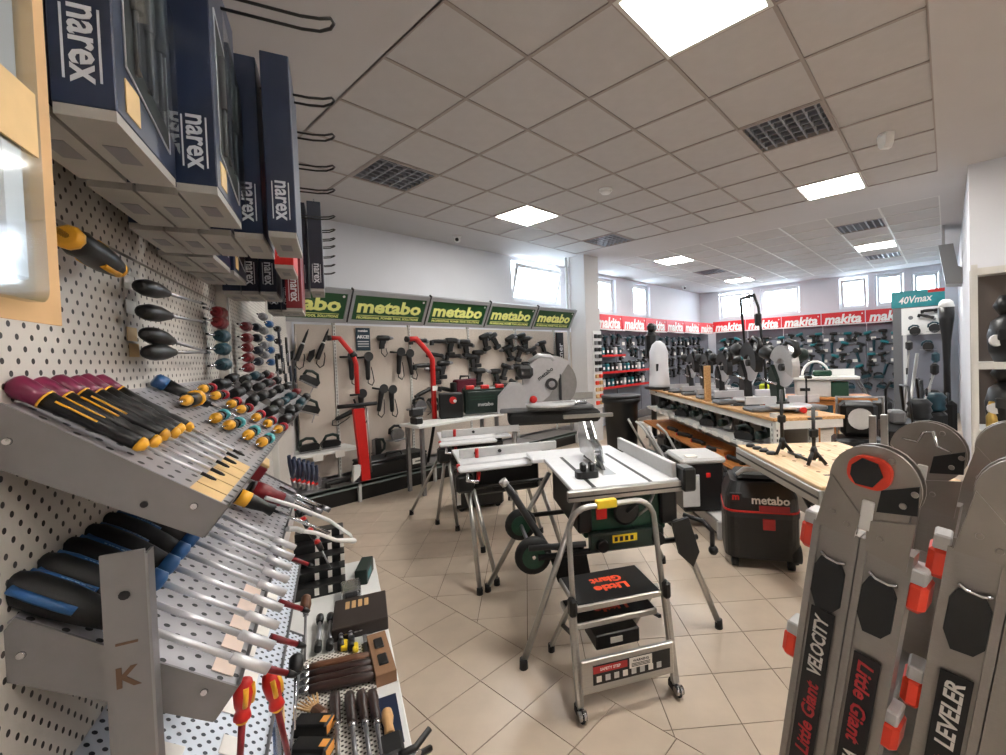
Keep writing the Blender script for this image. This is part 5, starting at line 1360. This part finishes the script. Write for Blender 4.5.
# upright things at the rack's far end
t = thing('dust_collector', 'white cloth dust bag standing at the far end of the rack top', 'dust bag', RK @ T(3.62, -.1, .962)); MB().lathe([(.24, 0), (.22, .1), (.2, .4), (.2, .62), (.14, .74), (.05, .8)], 8, None, True, 1., .8).build('bag', mat('white_cloth', (226, 226, 232), .8, bump=.3, scale=9), t); MB().b2((-.17, .1, .3), (-.165, .0, .42)).build('print', INK, t); MB().lathe([(.25, 0), (.25, .04)], 14).build('ring', BLACK, t)
t = thing('fan_heater', 'round black drum heater on the white rack shelf under the cloth bag', 'heater', RK @ T(3.5, -.1, .652)); MB().lathe([(.11, -.09), (.13, -.06), (.13, .06), (.11, .09)], 16, T(0, 0, .15) @ RX(90)).build('drum', BLACK, t); MB().b2((-.08, -.06, 0), (.08, .06, .03), .006).build('base', DARK, t); MB().tube([(-.08, 0, .27), (0, 0, .31), (.08, 0, .27)], .01, 6).build('handle', BLACK, t)
t = thing('backpack_vacuum', 'tall black backpack unit on a post behind the cloth bag', 'backpack', T(7.4, 4.1, 0)); MB().lathe([(.05, 0), (.05, 1.45)], 10).build('post', BLACK, t); MB().box((0, 0, 1.7), (.26, .22, .5), .07).build('body', BLACK, t); MB().box((0, 0, 2.03), (.18, .16, .16), .05).build('head', BLACK, t); MB().lathe([(.16, 0), (.16, .03)], 14).build('foot', DARK, t)
t = thing('waste_bin', 'black plastic bin with wide rim beside the product column', 'bin', T(5.1, 3.32, 0)); MB().lathe([(.19, 0), (.21, .5), (.23, .9), (.26, .92), (.26, .98)], 16).build('body', BLACK, t); MB().lathe([(.265, .98), (.265, 1.01), (.23, 1.01)], 16).build('rim', DARK, t)
for k in range(3):
    t = thing('pushchair_mower', 'dark grass machine with hooped handles under the rack end', 'machine', T(4.62+.2*k, 2.4+.26*k, 0) @ RZ(30*k), 'hooped machines'); MB().b2((-.2, -.18, .08), (.2, .18, .3), .05).build('deck', (DARK, BLACK, DGREEN)[k], t)
    for a in (-.16, .16): MB().tube([(a, -.1, .28), (a, .1, .62), (a*.6, .18, .72)], .014, 6).build('handle', LGREY, t)
    for a in (-.2, .2): MB().lathe([(.08, -.02), (.08, .02)], 14, T(a, -.1, .08) @ RY(90)).build('wheel', RUBBER, t)
t = thing('mower', 'machine with tall black folding handle and lime tag above the saws', 'machine', RK @ T(2.1, -1.0, 0) @ Matrix.Scale(1.62, 4)); MB().b2((-.16, -.12, 0), (.16, .12, .2), .04).build('body', BLACK, t)
for a in (-.14, .14): MB().tube([(a, 0, .15), (a*1.05, .02, .8), (a, .06, 1.3), (a*.8, .08, 1.4)], .012, 6).build('handle_tube', BLACK, t)
MB().tube([(-.11, .08, 1.4), (.11, .08, 1.4)], .014, 6).build('top_bar', BLACK, t); MB().tube([(-.15, .02, .95), (.15, .02, .95)], .012, 6).build('cross_bar', BLACK, t); MB().box((-.09, .0, .6), (.08, .05, .16), .01).build('tag', LIME, t); MB().box((-.13, .06, 1.2), (.04, .05, .1), .01).build('switch_box', BLACK, t)

# ================================================================== trestle with planer
t = thing('trestle', 'orange pine trestle table carrying the green and white planer', 'trestle', at(6.95, 1.28, 0, -72)); MB().b2((-.55, -.3, .87), (.55, .3, .9), .004).build('top', WOODO, t); MB().b2((-.5, -.26, .8), (.5, .26, .86)).build('rail', WOODO, t)
for (x, y) in ((-.45, -.24), (-.1, -.24), (.1, -.24), (.45, -.24), (-.45, .24), (.45, .24)): MB().tube([(x, y, .84), (x*1.12, y*1.3, 0)], .035, 4).build('leg', WOODO, t)
t = thing('planer', 'small green and white planing machine with arched white guard', 'planer', at(6.9, 1.3, .9, -72)); MB().b2((-.3, -.15, 0), (.1, .15, .22), .01).build('housing', LGREY, t); MB().b2((.1, -.14, 0), (.3, .14, .2), .01).build('motor_cover', GREEN, t); MB().b2((-.42, -.17, .23), (.42, .17, .27), .006).build('table_top', WHITE, t); MB().b2((.1, .05, .27), (.4, .08, .36), .004).build('fence', WHITE, t)
MB().tube([(-.22+.16-.16*math.cos(R(a)), -.02, .27+.2*math.sin(R(a))) for a in range(0, 181, 20)], .016, 8).build('guard_arch', WHITE, t); MB().box((.02, 0, .31), (.22, .12, .08), .02).build('cutter_block', GREEN, t); MB().box((-.2, -.152, .1), (.12, .004, .04)).build('badge', INK, t)
t = thing('generator', 'black and grey engine unit beside the pine trestle', 'generator', at(6.2, .8, .0, -75)); MB().b2((-.25, -.2, 0), (.25, .2, .5), .03).build('crate', DARK, t); MB().box((0, 0, .72), (.36, .3, .4), .05).build('engine', BLACK, t); MB().lathe([(.11, 0), (.12, .06)], 18, T(0, -.16, .74) @ RX(90)).build('starter_ring', LGREY, t); MB().tube([(-.22, -.16, .5), (-.22, -.16, .98), (.22, -.16, .98), (.22, -.16, .5)], .014, 6).build('frame', STEEL, t)
# ================================================================== red-signed walls at the back
MGREY = mat('slate_pegboard', (112, 114, 124), .6, var=.05, scale=8); REDS = mat('sign_red', (206, 30, 40), .4, var=.03)
def sign_red(m, w, label):
    t = thing('brand_sign', label, 'sign', m); MB().b2((0, 0, 0), (w, .03, .3)).build('panel', REDS, t); MB().b2((w*.4, .03, .0), (w*.6, .178, .1)).build('bracket', DARK, t); MB().b2((0, -.002, .0), (w, 0, .02)).build('lower_edge', WHITE, t)
    text('makita', .3, WHITE, t, T(w*.5, -.003, .14) @ FACE_NEG_Y, depth=.001, bold=.011, shear=.2, width=w*.86); MB().b2((w*.93, -.003, .22), (w*.96, 0, .25)).build('mark', WHITE, t)
for k in range(6): sign_red(T(6.98+.97*k, 5.08, 2.06), .95, 'red sign lettered in white over the slate boards, '+('first past the column', 'second past the column', 'behind the tall black backpack', 'fourth past the column', 'fifth past the column', 'last before the room corner')[k])
MR = T(12.62, 4.95, 2.09) @ RZ(-90)
for k in range(5): sign_red(MR @ T(.9*k-.08, 0, 0), .88, 'red sign lettered in white on the far wall, '+('nearest the room corner', 'second from the room corner', 'between the planer and the corner', 'over the rows of drills', 'beside the teal banner')[k])
for k in range(6):
    o = MB().b2((6.96+.97*k, 5.24, .3), (7.91+.97*k, 5.28, 2.06)).build('pegboard', MGREY); tag(o, 'slate grey display board under white-lettered red signs on the window wall', 'pegboard', 'slate boards on the window wall')
for k in range(5):
    o = MB().b2((12.8, 4.95-.9*k-.88+.08, .3), (12.84, 4.95-.9*k+.08, 2.09)).build('pegboard', MGREY); tag(o, 'slate grey display board under red signs on the far wall', 'pegboard', 'slate boards on the far wall')
for (x0, x1, z) in ((6.98, 7.9, 1.55), (6.98, 8.86, 1.22), (6.98, 8.86, .92)):
    t = thing('wall_shelf', 'red-edged shelf of packs beside the column, '+{1.55: 'uppermost', 1.22: 'middle one', .92: 'lowest'}[z], 'shelf', T(x0, 5.0, z)); MB().b2((0, 0, -.02), (x1-x0, .24, 0)).build('plate', DARK, t); MB().b2((0, -.01, -.03), (x1-x0, 0, .015)).build('red_edge', RED, t)
MGP = 'tools on the slate boards'
def grid_pts(wall, us, zs, rz, jit=.05):
    out = []
    for z in zs:
        for u in us:
            uu, zz = u+random.uniform(-jit, jit), z+random.uniform(-.03, .03)
            out.append(((uu, 5.205, zz) if wall == 'b' else (12.765, uu, zz))+(random.choice((0, 0, 20, -15)), rz+180*random.randint(0, 1)))
    return out
spread(mk_drill, grid_pts('b', [7.2+.27*k for k in range(19)], (1.92,), 0), 'teal cordless drill hung under red signs on the window wall', MGP, body=DTEAL, acc=TEAL)
spread(mk_drill, grid_pts('b', [8.1+.3*k for k in range(15)], (1.66, 1.4, 1.14), 0), 'black and teal cordless driver in lower rows on the window wall', MGP, body=BLACK, acc=TEAL)
R1 = grid_pts('f', [.85+.25*k for k in range(17)], (1.88,), -90); R2 = grid_pts('f', [.85+.25*k for k in range(17)], (1.62, 1.36, 1.1), -90); R3 = grid_pts('f', [.9+.3*k for k in range(14)], (.86, .62), -90)
spread(mk_drill, R1[::2]+R2[1::3], 'teal cordless drill hung in rows on the far wall', MGP, body=TEAL, acc=BLACK)
spread(mk_drill, R1[1::2]+R2[::3], 'black cordless drill hung in rows on the far wall', MGP, body=BLACK, acc=TEAL)
spread(mk_grinder, R2[2::3], 'dark grinder hung in rows on the far wall', MGP, body=DTEAL, cord=False)
spread(mk_jig, R3, 'teal jigsaw low on the far wall', MGP, body=DTEAL, acc=BLACK)
me = MB().b2((-.05, -.003, -.035), (.05, 0, .035)).mesh('price_tag'); me.materials.append(WTAG)
for z in (1.74, 1.48, 1.22):
    for k in range(12): tag(link('price_tag', me, None, T(12.78, .95+.34*k+random.uniform(-.05, .05), z) @ RZ(-90)), 'white price tag among rows of drills on the far wall', 'price tag', 'price tags on the far wall')
for z in (1.79, 1.53):
    for k in range(10): tag(link('price_tag', me, None, T(8.2+.4*k, 5.23, z)), 'white price tag among drills on the window wall', 'price tag', 'price tags on the window wall')
pk = {}
for z in (.92, 1.22, 1.55):
    for k in range(12 if z < 1.5 else 6):
        c = (DTEAL, BLACK, LGREY, TEAL, DARK)[(k*3+int(z*10)) % 5]; nm = {DTEAL: 'dark teal', BLACK: 'black', LGREY: 'pale grey', TEAL: 'teal', DARK: 'charcoal'}[c]
        m = T(7.05+.15*k, 5.1, z)
        if nm in pk: dup(pk[nm], m)
        else:
            t = pk[nm] = thing('battery_pack', nm+' boxed accessory standing on a red-edged shelf', 'accessory', m, 'packs on the red-edged shelves'); MB().box((0, 0, .08), (.1, .1, .16), .015).build('body', c, t); MB().box((0, 0, .17), (.06, .07, .03), .008).build('cap', BLACK, t); MB().b2((-.03, -.052, .05), (.03, -.05, .1)).build('label', WTAG, t)
# clutter standing before the far wall
for k in range(9):
    x, y = 10.6-.35*(k % 4), 1.0+.42*k
    t = thing('floor_machine', 'dark wheeled garden machine standing before the far wall', 'machine', at(x, y, 0, 30*k), 'garden machines before the far wall'); MB().box((0, 0, .35), (.5, .4, .4), .08).build('body', (BLACK, DARK, DTEAL)[k % 3], t)
    for a in (-.2, .2): MB().lathe([(.13, -.03), (.13, .03)], 16, T(a, -.22, .13) @ RX(90)).build('wheel', RUBBER, t)
    MB().tube([(-.18, .15, .5), (-.18, .4, .95), (.18, .4, .95), (.18, .15, .5)], .014, 6).build('handle', STEEL, t)
# display panel and tall units by the side wall
t = thing('display_stand', 'tall pale display panel with a white head board near the side wall', 'panel', T(11.7, .02, 0)); MB().b2((-.1, 0, 0), (.2, .7, .2)).build('foot', DARK, t); MB().b2((0, 0, .2), (.05, .7, 1.75)).build('lower_board', MGREY, t); MB().b2((-.01, 0, 1.75), (.05, .7, 2.3)).build('head_board', WHITE, t); MB().b2((-.012, .62, .2), (-.002, .68, 1.75)).build('edge_strip', LGREY, t)
for (y, z) in ((.55, 2.1), (.15, 2.2)): MB().lathe([(.04, 0), (.04, .004)], 14, T(-.011, y, z) @ RY(-90)).build('hand_hole', GREY, t)
spread(mk_saw, [(11.6, .5, 1.82, 0, -90), (11.6, .2, 1.86, 0, -90), (11.6, .3, 1.5, 0, -90)], 'black and teal saw hung on the tall display panel', MGP, body=DTEAL, guard=BLACK)
spread(mk_multi, [(11.6, .3, 2.1, 20, -90), (11.6, .25, 2.22, 0, -90)], 'black tool hung on the white head board', MGP, body=BLACK)
t = thing('brand_banner', 'teal banner box with white slanted lettering above the display panel', 'banner', T(11.9, .9, 2.33) @ RZ(-90)); MB().b2((0, 0, 0), (.86, .2, .34), .004).build('box', mat('banner_teal', (24, 140, 148), .4, var=.25, scale=5), t); MB().b2((.6, -.002, .27), (.86, 0, .34)).build('red_corner', RED, t); text('40Vmax', .2, WHITE, t, T(.4, -.003, .16) @ FACE_NEG_Y @ RZ(4), depth=.001, bold=.004, shear=.3, width=.55)
tag(MB().b2((11.92, .05, 0), (12.06, .88, 2.33)).build('panel_cabinet', GREY), 'grey tall cabinet under the teal banner', 'cabinet')
t = thing('duct_cover', 'grey L-shaped metal hood hanging on the side wall', 'hood', T(9.0, 0, 0)); MB().prism([(.1, 3.04), (-.07, 3.04), (-.12, 2.7), (-.165, 2.67), (-.165, 2.43), (.02, 2.45)], 0, .5, YZ).build('cover', mat('hood_grey', (150, 150, 150), .5), t)
MB().b2((.02, .02, 3.0), (.48, .06, CEIL)).build('hanger', LGREY, t)
t = thing('leaf_blower', 'tall black blower nozzle standing upright by the side wall', 'blower', T(9.9, .02, 0)); MB().lathe([(.05, .5), (.045, 1.2), (.06, 1.6), (.1, 1.95), (.11, 2.15)], 12).build('nozzle', BLACK, t); MB().lathe([(.11, 2.15), (.09, 2.24), (.05, 2.28)], 12).build('cap', WHITE, t); MB().box((0, 0, .3), (.26, .24, .6), .06).build('engine', BLACK, t); MB().tube([(-.1, 0, .5), (-.12, 0, .72), (.08, 0, .74), (.1, 0, .52)], .016, 6).build('handle', DARK, t)
def trimmer(x, y, lx, ly, h, label, c):
    t = thing('grass_trimmer', label, 'trimmer', T(x, y, 0)); MB().cyl((0, 0, .08), (lx, ly, h), .014, n=8).build('shaft', ALU, t); MB().lathe([(.05, .0), (.06, .05), (.03, .1)], 12).build('cutting_head', BLACK, t); MB().prism(arc(0, 0, .15, 120, 240, 8)+[(0, 0)], .08, .1).build('guard', BLACK, t); MB().box((lx, ly, h+.04), (.12, .1, .16), .03).build('motor', c, t); MB().tube([(lx*.7-.06, ly*.7, h*.7), (lx*.7-.05, ly*.7, h*.7+.1), (lx*.7+.05, ly*.7, h*.7+.1), (lx*.7+.06, ly*.7, h*.7)], .012, 6).build('loop_handle', BLACK, t)
trimmer(9.0, .35, .15, -.2, 1.3, 'teal-motored grass trimmer leaning near the side wall', DTEAL); trimmer(8.3, .45, .1, -.3, 1.15, 'black-motored grass trimmer leaning by the bare pole', BLACK); trimmer(9.6, .6, .1, -.1, 1.5, 'grey-motored grass trimmer standing before the display panel', DARK)
for k, (x, y) in enumerate(((8.75, .16), (9.35, .22), (7.7, .3))):
    t = thing('pressure_washer', ('dark teal washer with ribbed drum', 'black washer with red tray', 'charcoal washer with coiled hose')[k]+' near the side wall', 'washer', T(x, y, 0) @ RZ(10*k)); MB().box((0, 0, .3), (.34, .28, .5), .05).build('body', (DARK, BLACK, DARK)[k], t); MB().lathe([(.1, 0), (.14, .03), (.12, .08), (.14, .12), (.12, .17), (.14, .21), (.09, .27)], 14, T(0, 0, .55)).build('drum', (DTEAL, BLACK, DARK)[k], t)
    for a in (-.15, .15): MB().lathe([(.1, -.025), (.1, .025)], 14, T(a*1.1, .05, .1) @ RY(90)).build('wheel', RUBBER, t)
    MB().tube([(-.14, .12, .5), (-.14, .16, 1.0), (.14, .16, 1.0), (.14, .12, .5)], .014, 6).build('push_handle', DARK, t); MB().tube([(-.16-.02*math.cos(R(a)), .1*math.cos(R(a)), .42+.1*math.sin(R(a))) for a in range(0, 361, 40)], .014, 6).build('hose_coil', RUBBER, t)
    if k == 1: MB().box((-.02, 0, .56), (.36, .3, .04), .01).build('tray', RED, t)
tag(MB().cyl((8.4, .34, 1.42), (8.1, .5, .0), .022, n=10).build('aluminium_pole', ALU), 'long bare aluminium pole leaning before the side wall', 'pole')
t = thing('profile_stand', 'short pair of aluminium profiles standing behind the workbench', 'frame', T(5.5, .5, 0)); MB().b2((0, -.04, 0), (.06, .02, .86), .004).build('profile', ALU, t); MB().b2((.04, .06, 0), (.1, .12, .84), .004).build('profile', ALU, t); MB().b2((0, -.04, .0), (.1, .12, .04)).build('foot', BLACK, t)
t = thing('garden_machine', 'black wheeled machine with handlebars behind the aluminium profiles', 'machine', at(6.6, .5, 0, 20)); MB().box((0, 0, .4), (.5, .36, .5), .08).build('body', BLACK, t); MB().tube([(-.1, .1, .6), (-.2, .12, 1.05), (-.3, .1, 1.15)], .016, 6).build('handlebar', DARK, t); MB().lathe([(.18, -.04), (.18, .04)], 18, T(.1, -.2, .18) @ RX(90)).build('wheel', RUBBER, t); MB().box((-.1, .0, .72), (.2, .16, .16), .03).build('engine', GREY, t)
# ================================================================== right shelf unit
SX = 5.72
t = thing('shelf_unit', 'white steel shelf unit at the right wall corner', 'shelf unit', T(SX, -.165, 0)); 
for (x, y) in ((0, -.045), (0, -1.3), (.44, -.045), (.44, -1.3)): MB().b2((x, y, 0), (x+.035, y+.045, 2.27)).build('post', SHELFW, t)
for z in (.1, .7, 1.33, 2.2): MB().b2((.0, -1.3, z), (.46, -.045, z+.03)).build('shelf', LGREY, t); MB().b2((-.006, -1.3, z-.03), (.0, -.045, z+.035)).build('shelf_lip', SHELFW, t)
MB().b2((.465, -1.3, .0), (.475, -.02, 2.27)).build('back_panel', mat('beige_back', (116, 106, 100), .6), t)
for k, (y, z, c) in enumerate(((-.42, 1.362, BLACK), (-.72, 1.362, DARK), (-.4, .732, BLACK), (-.75, .732, DARK))):
    t = thing('welding_mask', 'black protective mask on the right shelf unit, '+('with pale ear cup on the upper board', 'farther in on the upper board', 'on the lower board under the first', 'farther in on the lower board')[k], 'mask', T(SX+.2, y, z)); MB().lathe([(.1, 0), (.14, .1), (.15, .25), (.12, .38), (.05, .44)], 14).build('shell', c, t); MB().box((-.13, .0, .25), (.03, .16, .1), .01).build('visor', INK, t); MB().lathe([(.06, 0), (.05, .03)], 14, T(-.1, .08, .2) @ RY(-90)).build('ear_cup', LGREY, t); MB().lathe([(.03, 0), (.09, .1), (.04, .2)], 10, T(0, .02, .42)).build('head_band', BLACK, t)
t = thing('gold_fitting', 'small brass fitting on the right shelf unit', 'fitting', T(SX+.1, -.3, .732)); MB().lathe([(.045, 0), (.045, .12), (.025, .16), (.03, .24)], 10).build('body', mat('brass', (190, 160, 90), .3, .8), t); MB().box((0, 0, .25), (.05, .05, .03), .01).build('cap', mat('brass', (190, 160, 90)), t)
